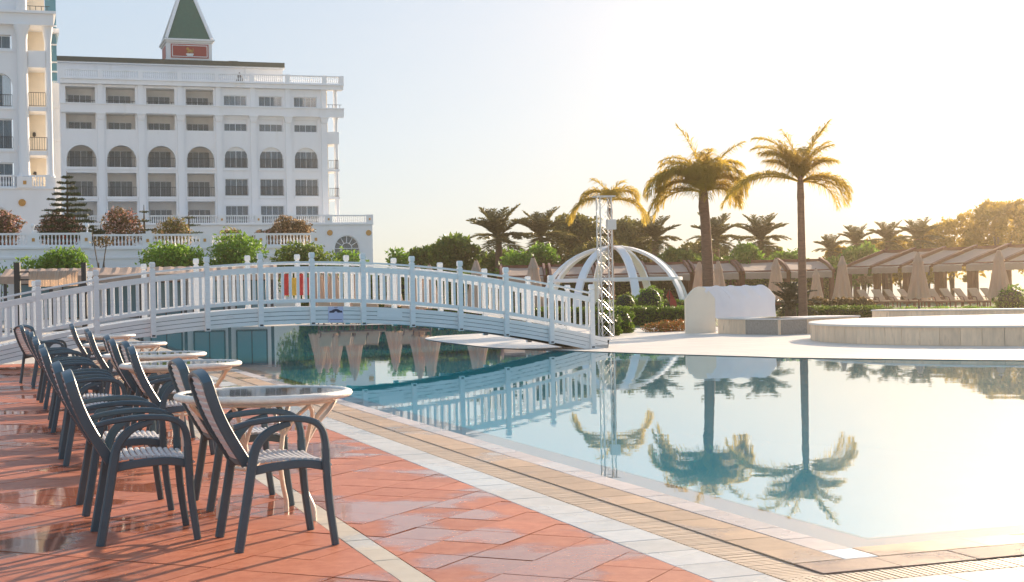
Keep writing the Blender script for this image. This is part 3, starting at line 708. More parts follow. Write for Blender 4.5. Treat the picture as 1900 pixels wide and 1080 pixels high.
def queen(px, ybase, ytrunk, Y, fr_, label, seed, r0, lean=0, scale=1.0):
    T_ = at(px, ytrunk, Y); root = thing('palm_tree', (T_.x-lean, Y, 0), 0, label, 'palm tree', 'tall feather palms behind the pool')
    palm_trunk(root, T_.z, r0, r0*.72, lean=lean, seed=seed)
    # swollen green crownshaft
    MB().lathe([(r0*.72, T_.z-.75), (r0*.86, T_.z-.5), (r0*.7, T_.z-.1), (r0*.4, T_.z+.25)], 10, (lean, 0)).build('crownshaft', M['bark'], root, smooth=True)
    for i, (az, el, ln, dr, hg) in enumerate(fr_):
        me = frond('palm', az, radians(el), ln*scale, radians(dr), seed*50+i, npair=int(24*ln*scale), leaf=.68*scale, hang=hg*1.3, wid=.026)
        link('frond', me, root, (lean, 0, T_.z), (0, 0, radians(az)))
    return root
R_ = random.Random(11)
def spray(specs, seed):
    "(azimuth, elevation, length, droop, hang) with a few wind-turned neighbours each"
    r = random.Random(seed); out = []
    for az, el, ln, dr, hg, k in specs:
        for i in range(k): out.append((az+r.uniform(-22, 22)*(i > 0), el+r.uniform(-7, 7)*(i > 0), ln*r.uniform(.86, 1.04), dr+r.uniform(-10, 10)*(i > 0), hg))
    return out
fr_ = spray([(182, 22, 3.05, 84, 1.0, 3), (177, 82, 2.5, 84, .8, 2), (184, 86, 1.9, 34, .7, 2), (180, 74, 1.8, 84, .9, 4), (200, 80, 1.6, 55, .8, 2), (2, 83, 2.3, 42, .8, 2), (-6, 78, 2.0, 66, .8, 2),
             (0, 74, 1.5, 90, 1.0, 2), (0, 28, 2.15, 84, 1.1, 2), (6, 20, 2.1, 104, 1.1, 2), (90, 76, 1.5, 75, .8, 2), (-90, 80, 1.6, 75, .8, 3), (178, 58, 1.5, 60, .9, 3), (4, 60, 1.5, 70, .9, 2), (12, 8, 1.9, 90, 1.1, 1)], 5)
queen(1485, 560, 338, 49, fr_, 'tall feather palm on the right with a long frond arching left', 3, .15)
fr_ = spray([(180, 76, 2.5, 158, 1.2, 4), (188, 60, 2.7, 146, 1.2, 3), (178, 86, 2.2, 120, 1.2, 3), (200, 78, 2.2, 150, 1.1, 3), (184, 24, 2.5, 96, 1.2, 2), (0, 78, 2.2, 160, 1.2, 4), (-8, 66, 2.0, 158, 1.2, 3), (10, 86, 2.1, 120, 1.1, 3), (0, 30, 1.7, 110, 1.2, 2),
             (0, 74, 2.5, 52, .7, 1), (178, 86, 2.6, 36, .5, 1), (90, 80, 2.0, 140, 1.1, 3), (-90, 80, 2.1, 145, 1.1, 4), (270, 88, 2.0, 80, 1.0, 3), (240, 82, 2.1, 130, 1.1, 2), (300, 82, 2.1, 130, 1.1, 2), (-90, 50, 1.6, 140, 1.2, 2), (170, 50, 2.2, 150, 1.2, 3), (15, 50, 1.9, 150, 1.2, 3), (180, 82, 2.4, 170, 1.2, 2)], 6)
queen(1305, 560, 358, 53, fr_, 'tall bushy feather palm with fronds hanging down on its left side', 4, .225, lean=-.12, scale=1.06)
fr_ = spray([(180, 62, 1.45, 135, 1.0, 3), (0, 60, 1.5, 130, 1.0, 3), (90, 62, 1.3, 125, 1.0, 2), (-90, 62, 1.3, 125, 1.0, 3), (185, 20, 2.0, 105, 1.1, 3), (-10, 15, 1.9, 100, 1.1, 2), (178, 78, 1.1, 60, .6, 1), (4, 78, 1.1, 60, .6, 1)], 7)
queen(1131, 560, 372, 63, fr_, 'small feather palm right behind the lattice lighting tower', 5, .15, scale=1.12)
# date palms further back share three frond shapes
dfr = [frond('date', 0, radians(e), 2.6, radians(d), 90+i, npair=30, leaf=.62, hang=.35, wid=.075, start=.15, stiff=True) for i, (e, d) in enumerate(((75, 40), (50, 45), (22, 50), (-12, 35)))]
def date_palm(px, ycrown, rad, Y, label, seed, th=.26):
    T_ = at(px, ycrown, Y); r = random.Random(seed); root = thing('palm_tree', (T_.x, Y, 0), 0, label, 'palm tree', 'stiff date palms behind the cabanas')
    palm_trunk(root, T_.z, th, th*.85, 'bark', seed=seed); sc_ = rad*Y/FPX/2.25
    for i in range(46):
        k = (0, 1, 1, 2, 1, 2, 0, 3)[i % 8]; o = link('frond', dfr[k], root, (0, 0, T_.z), (0, 0, i*2.399+r.uniform(-.2, .2))); s_ = sc_*r.uniform(.85, 1.08); o.scale = (s_, s_, s_)
for a in ((925, 442, 62, 100, 'leftmost date palm above the white bridge railing', 1), (1003, 440, 55, 104, 'hazy date palm second from the left in the treeline', 2),
          (1216, 446, 46, 100, 'date palm between the lattice tower and the bushy feather palm', 3), (1328, 445, 50, 98, 'date palm seen behind the trunk of the bushy feather palm', 4),
          (1411, 446, 50, 96, 'date palm left of the tall right palm trunk', 5), (1541, 466, 32, 104, 'small date palm just right of the tall palm trunk', 6),
          (1588, 452, 36, 102, 'date palm above the left end of the brown pergola roof', 7), (1648, 448, 38, 104, 'date palm in golden light over the second pergola bay', 8),
          (1703, 444, 42, 100, 'date palm behind the middle umbrella of the right group', 9)): date_palm(*a)
G1 = 'bushy trees along the back'
for a in (('slender young tree standing alone at the left end of the treeline', 'bright', 742, 452, 500, 15, 98, 500, .28, 20), ('dark green tree beside the small bridge gap in the treeline', 'tree', 785, 452, 505, 34, 102, 2600, .30, 21),
          ('rounded green tree left of the first date palm', 'tree', 842, 433, 508, 46, 100, 3600, .32, 22), ('bright shrub under the first date palm', 'bright', 962, 462, 505, 30, 94, 1500, .28, 24),
          ('tall olive tree left of the lattice tower', 'olive', 1072, 386, 505, 44, 110, 4200, .32, 25), ('tall olive tree right of the lattice tower', 'olive', 1168, 398, 505, 46, 110, 4200, .32, 26),
          ('bright tree in front of the second date palm', 'bright', 1008, 448, 505, 28, 96, 1500, .28, 27), ('low olive tree just behind the white dome', 'olive', 1120, 440, 508, 60, 100, 3600, .30, 28),
          ('dark evergreen between the first two date palms', 'tree', 930, 458, 508, 52, 106, 3000, .30, 23),
          ('green shrub tree right of the white dome', 'tree', 1258, 455, 505, 34, 92, 2200, .28, 29), ('dark green shrub tree left of the bushy palm trunk', 'tree', 1285, 466, 500, 26, 95, 1500, .26, 30),
          ('bright round tree between the two date palms on the right', 'bright', 1388, 446, 500, 24, 90, 2200, .26, 31), ('bright tree behind the tall right palm trunk', 'bright', 1462, 460, 502, 34, 94, 1700, .26, 32),
          ('low dark tree behind the closed umbrellas', 'tree', 1340, 470, 505, 34, 96, 1700, .26, 36),
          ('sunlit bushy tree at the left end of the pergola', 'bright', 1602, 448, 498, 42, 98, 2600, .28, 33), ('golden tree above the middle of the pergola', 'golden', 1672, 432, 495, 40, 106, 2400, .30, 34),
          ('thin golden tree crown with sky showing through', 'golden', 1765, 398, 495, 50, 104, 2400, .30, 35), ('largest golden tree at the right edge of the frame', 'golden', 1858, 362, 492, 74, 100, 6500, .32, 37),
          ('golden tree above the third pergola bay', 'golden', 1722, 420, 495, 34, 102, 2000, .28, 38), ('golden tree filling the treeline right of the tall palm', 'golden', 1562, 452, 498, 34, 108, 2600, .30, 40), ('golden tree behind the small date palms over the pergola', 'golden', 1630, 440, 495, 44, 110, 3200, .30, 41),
          ('green tree behind the trunk of the bushy palm', 'olive', 1300, 440, 505, 52, 112, 3600, .30, 42), ('low green tree between the tall palm trunks', 'tree', 1420, 456, 505, 50, 108, 3000, .30, 43),
          ('bright low shrub at the foot of the tall palm', 'bright', 1545, 470, 500, 24, 96, 900, .24, 39)):
    lab, m_, px, yt, yb, hw, Y, n, sz, sd_ = a
    z0_ = 0.0; tall = gz(px, yt, Y)
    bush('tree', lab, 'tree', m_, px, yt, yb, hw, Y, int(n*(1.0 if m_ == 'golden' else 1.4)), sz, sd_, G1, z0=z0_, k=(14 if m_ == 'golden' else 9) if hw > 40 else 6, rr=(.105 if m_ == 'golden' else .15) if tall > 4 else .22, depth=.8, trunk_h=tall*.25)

# ------------------------------------------------------------------ buildings
def lx(px, O, yoff=0.0, py=250):
    "distance along a facade (origin O, direction B) where the picture column px meets it"
    k = (px-950-ROLL*(py-540))/FPX; Q = Vector((O[0], O[1], 0))+AX*yoff
    return (k*Q.y-Q.x)/(BX.x-k*BX.y)
def fz(px, py, O, yoff=0.0):
    t = lx(px, O, yoff, py); Y = O[1]+AX.y*yoff+BX.y*t; return gz(px, py, Y)
def balustrade(parent, x0, x1, y, z0, h, peds, pw=.30, step=.21, roundel=False, name='balustrade'):
    "rails, pedestals and turned balusters along local x"
    root = MB().box(x0, x1, y-.11, y+.11, z0, z0+.12).box(x0, x1, y-.12, y+.12, z0+h-.13, z0+h).build(name, M['white'], parent)
    bl = MB(); t = x0+step
    one = MB().lathe([(.055, z0+.12), (.04, z0+.17), (.075, z0+.12+(h-.25)*.35), (.035, z0+.12+(h-.25)*.72), (.055, z0+h-.13)], 6)
    while t < x1-.05:
        if all(abs(t-p) > pw+.05 for p in peds): bl.join(one, (t, y, 0))
        t += step
    o = bl.build('balusters', M['white'], root); o['kind'] = 'stuff'
    for p in peds:
        MB().box(p-pw, p+pw, y-.16, y+.16, z0, z0+h+.03).build('pedestal', M['white'], root)
        if roundel: MB().box(p-.09, p+.09, y-.19, y-.162, z0+h*.38, z0+h*.62).build('gold_square', M['gold'], root)
    return root
def window(parent, x0, x1, y, z0, z1, panes=4, arch=False, curtain='curtain'):
    "sliding window: frame, panes with curtain behind; front at y"
    f = MB(); t = .05
    f.box(x0, x1, y-.03, y+.03, z0, z0+t).box(x0, x0+t, y-.03, y+.03, z0+t, z1)
    f.box(x1-t, x1, y-.03, y+.03, z0+t, z1).box(x0+t, x1-t, y-.03, y+.03, z1-t, z1)
    for k in range(1, panes):
        xx = x0+(x1-x0)*k/panes; w = .05 if k*2 == panes else .022; f.box(xx-w/2, xx+w/2, y-.028, y+.028, z0+t, z1-t)
    w = f.build('window', M['white'], parent)
    MB().box(x0+t, x1-t, y+.0, y+.01, z0+t, z1-t).build('pane', M['glass'], w)
    cv_ = random.Random(int(x0*977+z0*131)); u_ = cv_.random(); q0, q1 = (0, 1) if u_ < .45 else ((0, cv_.uniform(.35, .8)) if u_ < .7 else ((cv_.uniform(.2, .6), 1) if u_ < .92 else (0, .12)))
    x0, x1 = x0+(x1-x0)*q0, x0+(x1-x0)*q1
    cb = MB(); n = max(3, int((x1-x0)/.14)); vs = []
    for k in range(n+1): vs += [(x0+t+(x1-x0-2*t)*k/n, y+.12+.035*(k % 2), z0+t), (x0+t+(x1-x0-2*t)*k/n, y+.12+.035*(k % 2), z1-t)]
    cb.add(vs, [(2*k, 2*k+2, 2*k+3, 2*k+1) for k in range(n)]); cb.build('curtain', M[curtain if cv_.random() < .75 else ('loggia' if cv_.random() < .6 else 'dgrey')], w)
def railing(parent, x0, x1, y, z0, h, bars=True, step=.16):
    r = MB().box(x0, x1, y-.025, y+.025, z0+h-.04, z0+h)
    if bars:
        r.box(x0, x1, y-.02, y+.02, z0+.06, z0+.10); n = int((x1-x0)/step)
        for k in range(n+1): xx = x0+(x1-x0)*k/n; r.box(xx-.013, xx+.013, y-.013, y+.013, z0+.1, z0+h-.04)
    else:
        for k in range(4): xx = x0+(x1-x0)*(k+.5)/4; r.box(xx-.02, xx+.02, y-.02, y+.02, z0, z0+h-.04)
    r.build('railing', M['iron'], parent)
def arch_fill(mb, x0, x1, zs, zt, y0, y1, n=14):
    "wall between a round arch (springing at zs) and its square head zt"
    c = (x0+x1)/2; r = (x1-x0)/2
    for k in range(n):
        a0, a1 = pi-pi*k/n, pi-pi*(k+1)/n
        p = [(c+r*cos(a0), zs+r*sin(a0)), (c+r*cos(a1), zs+r*sin(a1)), (c+r*cos(a1), zt), (c+r*cos(a0), zt)]
        vs = [(x, y0, z) for x, z in p]+[(x, y1, z) for x, z in p]
        mb.add(vs, [(0, 1, 2, 3), (7, 6, 5, 4), (0, 4, 5, 1), (1, 5, 6, 2), (2, 6, 7, 3), (3, 7, 4, 0)])

OM = (-45.5, 150.0)
hotel = thing('hotel_building', (OM[0], OM[1], 0), BANG, 'seven bay white hotel block with loggias, arches and a roof terrace balustrade', 'building')
X = lambda px, yo=0: lx(px, OM, yo)
W = MB(); LW = MB()
bays = [(X(a), X(b_), True) for a, b_ in ((123, 178), (198, 252), (273, 325), (346, 397))]+[(X(a), X(b_), False) for a, b_ in ((416, 459), (481, 525), (546, 589))]
xL, xR = X(100), X(607)
edges = [xL]+[v for b_ in bays for v in b_[:2]]+[xR]
ZB, ZT = 8.7, 23.4
rows_l = [(21.35, 23.15), (18.8, 20.4), (14.9, 17.15), (11.85, 14.3), (8.9, 11.35)]
rows_r = [(21.5, 22.6), (18.8, 20.1), (14.9, 17.15), (11.95, 13.75), (8.9, 10.9)]
D0, D1 = 0.0, .35
for k in range(0, len(edges), 2): W.box(edges[k], edges[k+1], D0, D1, ZB, ZT)
for x0, x1, lg_ in bays:
    rows = rows_l if lg_ else rows_r; top = ZT
    for i, (zl, zh) in enumerate(rows):
        W.box(x0, x1, D0, D1, zh, top); top = zl
        if i == 2: arch_fill(W, x0, x1, zh-(x1-x0)/2, zh, D0+.001, D1-.001)
    W.box(x0, x1, D0, D1, ZB, top)
    dd = 1.9 if lg_ else .28
    if lg_: LW.box(x0-.6, x1+.6, dd+.2, dd+.3, ZB, ZT)
    for i, (zl, zh) in enumerate(rows):
        if lg_:
            LW.box(x0-.5, x1+.5, D1, dd+.2, zl-.12, zl); LW.box(x0-.5, x1+.5, D1, dd+.2, zh+.02, zh+.1)
            LW.box(x0-.6, x0-.5, D1, dd+.2, zl, zh+.02); LW.box(x1+.5, x1+.6, D1, dd+.2, zl, zh+.02)
            wz = {0: 22.55, 1: 19.75, 2: 16.75, 3: 13.6, 4: 10.6}[i]
            window(hotel, x0+.30, x1-.25, dd+.12, zl+.02, wz, 4)
        else:
            wz = {0: zh, 1: 19.65, 2: 16.75, 3: zh, 4: zh}[i]
            if i == 1: W.box(x0, x1, .22, .30, wz, zh)
            if i == 2: LW.box(x0, x1, .26, .34, wz, zh)
            window(hotel, x0+.02, x1-.02, .2 if i else .15, zl+.02, wz-.01, 4)
        if i == 0 and lg_: railing(hotel, x0-.1, x1+.1, .12, zl, .42, False)
        if i == 2: railing(hotel, x0+.02, x1-.02, .08, zl, 1.0)
        if i == 3: railing(hotel, x0+.02, x1-.02, .08, zl, 1.0)
        if i in (2, 3): W.box(x0-.12, x1+.12, -.12, -.002, zl-.28, zl-.06)
W.build('wall', M['white'], hotel); LW.build('loggia_wall', M['loggia'], hotel)
xE = X(637)
MB().box(X(113), xE, -.45, .6, 23.42, 23.85).box(X(113), xE+.05, -.6, .6, 23.86, 23.98).build('cornice', M['white'], hotel)
MB().box(X(113), xE, -.5, .0, 20.45, 21.30).box(X(113), xE+.05, -.62, -.0, 21.303, 21.42).build('entablature', M['white'], hotel)
piers = [X(p) for p in (187, 262, 335, 406, 470, 534.5, 601)]
for p in piers:
    MB().box(p-.32, p+.32, -.28, -.003, ZB, 19.75).box(p-.42, p+.42, -.36, -.003, ZB+.003, ZB+.9).build('pilaster', M['white'], hotel)
    MB().lathe([(.30, 19.75), (.34, 19.9), (.40, 20.2), (.48, 20.38), (.48, 20.45)], 4, (p, -.12), pi/4, sq=True).build('capital', M['white'], hotel)
    MB().box(p-.26, p+.26, -.2, -.003, 21.42, 23.42).build('upper_pilaster', M['white'], hotel)
# open corner balconies at the right end
MB().box(xR, X(611), .8, 3.5, ZB, 23.4).build('corner_wall', M['cream'], hotel)
xc = X(627)
for z0, z1 in ((17.6, 18.9), (14.62, 14.88), (11.6, 11.85), (8.6, 8.9)):
    MB().box(xR+.002, xc+.1, -.05, 3.2, z0, z1).build('balcony_slab', M['white'], hotel)
MB().lathe([(.24, ZB+.2), (.22, 20.0), (.33, 20.44)], 12, (xc-.18, .25)).build('corner_column', M['white'], hotel, smooth=40)
MB().lathe([(.22, 21.43), (.20, 23.40)], 12, (xc-.18, .25)).build('corner_column', M['white'], hotel, smooth=40)
for z in (14.88, 11.85):
    railing(hotel, xR+.1, xc, .0, z, .95)
railing(hotel, xR, X(634), -.25, 21.42, .42, False)
xs_ped = [X(p) for p in (118, 187, 262, 334, 403, 468, 534, 602, 634)]
balustrade(hotel, X(116), xE, -.3, 23.98, .92, xs_ped, pw=.24)
# set-back attic storey and flat roof
ya = 4.5
MB().box(X(108, ya), X(527, ya), ya, ya+12, 23.4, 26.2).build('attic_wall', M['white'], hotel)
MB().box(X(106, ya), X(530, ya), ya-.5, ya+12.5, 26.22, 26.34).build('gutter', M['white'], hotel)
MB().prism([(X(106, ya), ya-.6), (X(529, ya), ya-.6), (X(529, ya), ya+12.6), (X(106, ya), ya+12.6)], 26.36, 26.85).build('roof', M['roofdark'], hotel)
MB().box(X(430, ya), X(447, ya), ya+1, ya+2, 26.85, 27.15).build('roof_vent', M['roofdark'], hotel)
for p in (180, 327, 458):
    MB().box(X(p, ya)-.06, X(p, ya)+.06, ya-.14, ya-.02, 24.0, 26.2).build('downpipe', M['white'], hotel)
MB().box(X(105), xR-.2, 2.3, 14, 0, 23.3).build('block', M['white'], hotel)
# tower
OT = (OM[0]+AX.x*11, OM[1]+AX.y*11)
tw = thing('spire_tower', (OT[0], OT[1], 0), BANG, 'white tower with a green pyramid spire and a red panel, rising behind the hotel roof', 'tower')
tx0, tx1 = lx(309, OT, 0, 80), lx(393, OT, 0, 80); tm = (tx0+tx1)/2; hw = (tx1-tx0)/2; zt = fz(350, 71, OT)
MB().box(tx0, tx1, 0, 2*hw, 24, zt-.5).build('wall', M['white'], tw)
MB().box(tx0-.15, tx1+.15, -.15, 2*hw+.15, zt-.5, zt-.3).box(tx0-.3, tx1+.3, -.3, 2*hw+.3, zt-.297, zt-.1).build('cornice', M['white'], tw)
hz = zt+7.3; e = hw
c0 = [(tm-e, 0), (tm+e, 0), (tm+e, 2*e), (tm-e, 2*e)]
MB().add([(x, y, zt-.1) for x, y in c0]+[(tm, e, hz)], [(0, 1, 4), (1, 2, 4), (2, 3, 4), (3, 0, 4), (3, 2, 1, 0)]).build('spire', M['green_roof'], tw)
for x, y in c0: MB().bar([(x, y, zt-.05), (tm, e, hz+.05)], .34, .34, (1, 0, 0)).build('hip_trim', M['white'], tw)
zc = fz(350, 95, OT); ww = (lx(387, OT, 0, 95)-lx(317, OT, 0, 95))/2
pm = (lx(387, OT, 0, 95)+lx(317, OT, 0, 95))/2
for (cx_, ry) in ((0, 0),):
    p_ = MB().box(pm-ww, pm+ww, -.06, -.003, zc-.78, zc+.78).build('red_panel', M['redp'], tw)
    MB().box(pm-ww+.13, pm+ww-.13, -.09, -.062, zc-.66, zc-.58).box(pm-ww+.13, pm+ww-.13, -.09, -.062, zc+.58, zc+.66).box(pm-ww+.13, pm-ww+.21, -.088, -.062, zc-.58, zc+.58).box(pm+ww-.21, pm+ww-.13, -.088, -.062, zc-.58, zc+.58).build('white_border', M['white'], p_)
    em = MB(); em.prism([(pm-.42, -.16), (pm+.42, -.16), (pm+.42, -.062), (pm-.42, -.062)], zc-.42, zc-.28).prism([(pm-.34, -.16), (pm+.34, -.16), (pm+.34, -.062), (pm-.34, -.062)], zc-.55, zc-.42)
    em.build('plinth', M['white'], p_)
    li = MB()
    for cx, cz, rx, rz in ((.02, .02, .30, .15), (-.22, .22, .17, .20), (-.30, .30, .10, .10), (.36, .12, .05, .22)):
        v = []; f = []
        for a in range(5):
            for b_ in range(8):
                t1, t2 = pi*(a+.5)/5, 2*pi*b_/8; v.append((pm+cx+rx*sin(t1)*cos(t2), -.13+.07*sin(t1)*sin(t2), zc+cz+rz*cos(t1)))
        for a in range(4):
            for b_ in range(8): f.append((a*8+b_, a*8+(b_+1) % 8, a*8+8+(b_+1) % 8, a*8+8+b_))
        li.add(v, f+[tuple(range(8)), tuple(range(32, 40))])
    for x in (-.26, -.14, .14, .28): li.box(pm+x-.035, pm+x+.035, -.16, -.09, zc-.28, zc-.02)
    li.build('gold_lion', M['gold'], p_, smooth=True)
MB().box(tx0-.06, tx0-.002, 2*hw*.2, 2*hw*.8, zc-.7, zc+.7).build('red_panel', M['redp'], tw)
# dark folded parasol on the roof terrace
pr = thing('folded_parasol', (OM[0]+BX.x*X(451)+AX.x*1.6, OM[1]+BX.y*X(451)+AX.y*1.6, 23.42), 0, 'small dark folded parasol standing on the hotel roof terrace', 'parasol')
MB().lathe([(.05, .7), (.42, .9), (.30, 1.3), (.26, 1.55), (.04, 1.9)], 8).build('canopy', M['iron'], pr)
MB().lathe([(.03, 0), (.03, .75)], 6).build('pole', M['iron'], pr)

# podium terrace in front of the main block
OP = (OM[0]-AX.x*5.0, OM[1]-AX.y*5.0)
pod = thing('terrace_podium', (OP[0], OP[1], 0), BANG, 'white hotel terrace podium with balustrade, gold roundels and a fanlight arch at its right end', 'podium')
XP = lambda px, py=420: lx(px, OP, 0, py)
pz = fz(600, 417, OP); xe = XP(691)
ph = fz(600, 401, OP)-pz
W2 = MB(); ax0, ax1 = XP(621, 455), XP(667, 455); azt = fz(645, 437, OP); ar = (ax1-ax0)/2
W2.box(-12, ax0, 0, .4, 0, pz).box(ax1, xe, 0, .4, 0, pz).box(ax0, ax1, 0, .4, azt, pz)
arch_fill(W2, ax0, ax1, azt-ar, azt, .001, .399, 20)
W2.box(xe-.4, xe, .401, 30, 0, pz-.01).build('wall', M['white'], pod)
MB().box(-12, xe+.1, -.15, 30, pz, pz+.12).build('terrace_slab', M['white'], pod)
MB().box(ax0, ax1, .3, .34, 0, azt-.0).build('pane', M['glass'], pod)
fa = MB(); cx_ = (ax0+ax1)/2; cz_ = azt-ar
for k in range(1, 6):
    a = pi*k/6; fa.bar([(cx_+ar*.42*cos(a), .22, cz_+ar*.42*sin(a)), (cx_+ar*cos(a), .22, cz_+ar*sin(a))], .07, .07, (0, 1, 0))
for rr in (.42, .97): fa.bar([(cx_+ar*rr*cos(pi*k/20), .22, cz_+ar*rr*sin(pi*k/20)) for k in range(21)], .07, .07, (0, 1, 0))
fa.box(ax0, ax1, .18, .26, cz_-.06, cz_).box(cx_-.04, cx_+.04, .18, .26, 0, cz_-.06).box(cx_-ar*.42-.03, cx_-ar*.42+.03, .18, .26, 0, cz_-.06).box(cx_+ar*.42-.03, cx_+ar*.42+.03, .18, .26, 0, cz_-.06)
fa.build('fanlight', M['white'], pod)
for px in (612, 684, 413, 300, 480): MB().lathe([(.30, -.03), (.30, .03)], 20).xf(Matrix.Rotation(pi/2, 4, 'X')).build('gold_roundel', M['gold'], pod, (XP(px, 432), -.04, fz(px, 432, OP)))
balustrade(pod, XP(112), xe, .1, pz+.12, ph, [XP(p) for p in (118, 190, 265, 340, 412, 480, 540, 610, 686)], pw=.38, step=.22, roundel=True)

# left wing, nearer
OLW = (-40.0, 110.3)
lw = thing('hotel_wing', (OLW[0], OLW[1], 0), BANG, 'nearer white hotel wing at the left edge with tall columns and sunlit corner balconies', 'building')
XW = lambda px, py=200: lx(px, OLW, 0, py)
ZW = lambda py, px=50: fz(px, py, OLW)
x55, x97 = XW(54), XW(98)
z = [ZW(p) for p in (48, 125, 208, 285, 352)]   # undersides / slab tops from the top
F0, F1, F2, F3, FT = ZW(352), ZW(281), ZW(202), ZW(127), ZW(49)
WW = MB()
wx0, wx1 = XW(-80), XW(24)
def wopen(z0, z1): WW.box(XW(-60), wx1-0, .0, .01, z0, z0)
WW.box(wx1, x55, 0, .5, F0, FT+6); WW.box(-30, wx0, 0, .5, F0, FT+6)
zo = [(ZW(350), ZW(302)), (ZW(277), ZW(221)), (ZW(199), ZW(137)), (ZW(92), ZW(66))]
top = FT+6
for i, (a, b_) in enumerate(reversed(zo)):
    WW.box(wx0, wx1, 0, .5, b_, top); top = a
WW.box(wx0, wx1, 0, .5, F0, top) if top > F0+.01 else None
arch_fill(WW, wx0+(wx1-wx0)*.0, wx1, zo[2][1]-(wx1-wx0)/2*.55, zo[2][1], .001, .499, 16) if False else None
# arch with the right-hand half in view
aw = wx1-XW(-24); arch_fill(WW, wx1-aw, wx1, zo[2][1]-aw/2, zo[2][1], .001, .499, 18)
WW.build('wall', M['white'], lw)
for i, (a, b_) in enumerate(zo):
    window(lw, wx1-2.6, wx1-.08, .3, a+.05, b_-.03, 4)
    if i in (1, 2): railing(lw, wx0+.4, wx1-.02, .1, a, .95 if i else .9)
    MB().box(wx0, wx1+.15, -.1, -.002, a-.22, a-.08).build('sill', M['white'], lw)
xc = XW(43); 
MB().lathe([(.52, F0+.95), (.50, F0+1.0), (.44, F0+1.15), (.41, F0+1.3), (.37, ZW(75)), (.40, ZW(72)), (.47, ZW(60)), (.62, ZW(50)), (.62, ZW(48))], 20, (xc, -.25)).build('column', M['white'], lw, smooth=40)
MB().lathe([(.40, ZW(22)), (.37, ZW(-80))], 20, (xc, -.25)).build('column', M['white'], lw, smooth=40)
MB().box(xc-.55, xc+.55, -.8, -.002, F0+.1, F0+.93).build('pedestal', M['white'], lw)
MB().box(xc-.12, xc+.12, -.83, -.802, F0+.35, F0+.62).build('gold_square', M['gold'], lw)
xk = XW(91)
MB().lathe([(.42, F0+.95), (.30, F0+1.15), (.27, F0+1.3), (.25, ZW(78)), (.32, ZW(66)), (.40, ZW(50)), (.40, ZW(48))], 16, (xk, .15)).build('corner_column', M['white'], lw, smooth=40)
MB().box(xk-.36, xk+.36, -.2, .5, F0+.1, F0+.94).build('pedestal', M['white'], lw)
MB().box(-30, x97+.15, -.55, 4, ZW(48), ZW(27)).box(-30, x97+.35, -.75, 4.2, ZW(27)+.003, ZW(22)).build('cornice', M['white'], lw)
MB().box(x55-.6, x97-.4, 2.6, 2.75, F0, FT+6).build('loggia_wall', M['cream'], lw)
MB().box(x55-.5, x55-.002, .5, 2.6, F0, FT+6).build('loggia_side', M['cream'], lw)
for a, b_ in ((ZW(288), ZW(280)), (ZW(206), ZW(198)), (ZW(125), ZW(94))):
    MB().box(x55, XW(86), -.12, 2.6, a, b_).build('balcony_slab', M['white'], lw)
    MB().box(XW(86)+.003, x97-.3, .3, 2.6, a+.01, b_-.3 if b_-a > 1 else b_-.01).build('balcony_slab', M['white'], lw)
railing(lw, x55, XW(86), -.05, ZW(280), 1.05, step=.17); railing(lw, x55, XW(85), -.05, ZW(198), 1.1, step=.17); railing(lw, x55, XW(96), -.3, ZW(22), .42, False)
for zz in (ZW(243), ZW(318)): MB().lathe([(.02, -.2), (.12, -.1), (.12, .12), (.02, .2)], 6).build('wall_lamp', M['iron'], lw, (XW(64), 2.5, zz))
# glass stair strip and recessed link wall
MB().box(x97-.35, XW(114), 3.6, 14, F0-9, ZW(140)).build('link_wall', M['white'], lw)
MB().box(x97-.3, XW(111), 4.2, 13, ZW(134), ZW(-60)).build('glass_strip', M['bglass'], lw)
for p in (100, 118, 66, 30): MB().box(x97-.3, XW(112), 4.12, 4.19, ZW(p), ZW(p)+.12).build('mullion', M['white'], lw)
for p in (188, 252): MB().box(x97-.35, XW(115), 3.5, 3.598, ZW(p), ZW(p)+.22).build('band', M['white'], lw)
MB().box(x97-.3, XW(116), 3.4, 14, ZW(44), ZW(36)).build('cornice', M['white'], lw)
# its podium
xw2 = XW(103, 400)
W3 = MB(); pa0, pa1 = XW(-48, 430), XW(27, 430); paz = fz(0, 383, OLW); pr_ = (pa1-pa0)/2
W3.box(-30, pa0, -.6, -.2, 0, F0).box(pa1, xw2, -.6, -.2, 0, F0).box(pa0, pa1, -.6, -.2, paz, F0)
arch_fill(W3, pa0, pa1, paz-pr_, paz, -.599, -.201, 22); W3.box(xw2-.4, xw2, -.199, 12, 0, F0); W3.build('podium_wall', M['white'], lw)
MB().box(-30, xw2+.1, -.7, 12, F0+.002, F0+.1).build('podium_slab', M['white'], lw)
MB().box(pa0, pa1, -.3, -.26, 0, paz).build('pane', M['glass'], lw)
fa = MB(); cx_ = (pa0+pa1)/2; cz_ = paz-pr_
for k in range(1, 8): a = pi*k/8; fa.bar([(cx_+pr_*.3*cos(a), -.38, cz_+pr_*.3*sin(a)), (cx_+pr_*cos(a), -.38, cz_+pr_*sin(a))], .08, .08, (0, 1, 0))
for rr in (.3, .65, .97): fa.bar([(cx_+pr_*rr*cos(pi*k/20), -.38, cz_+pr_*rr*sin(pi*k/20)) for k in range(21)], .08, .08, (0, 1, 0))
fa.build('fanlight', M['white'], lw)
MB().lathe([(.27, -.04), (.27, .04)], 20).xf(Matrix.Rotation(pi/2, 4, 'X')).build('gold_roundel', M['gold'], lw, (XW(41, 377), -.65, fz(41, 377, OLW)))
balustrade(lw, -30, x97-.3, -.35, F0+.1, .98, [xc, x97-.45], pw=.2, step=.2)

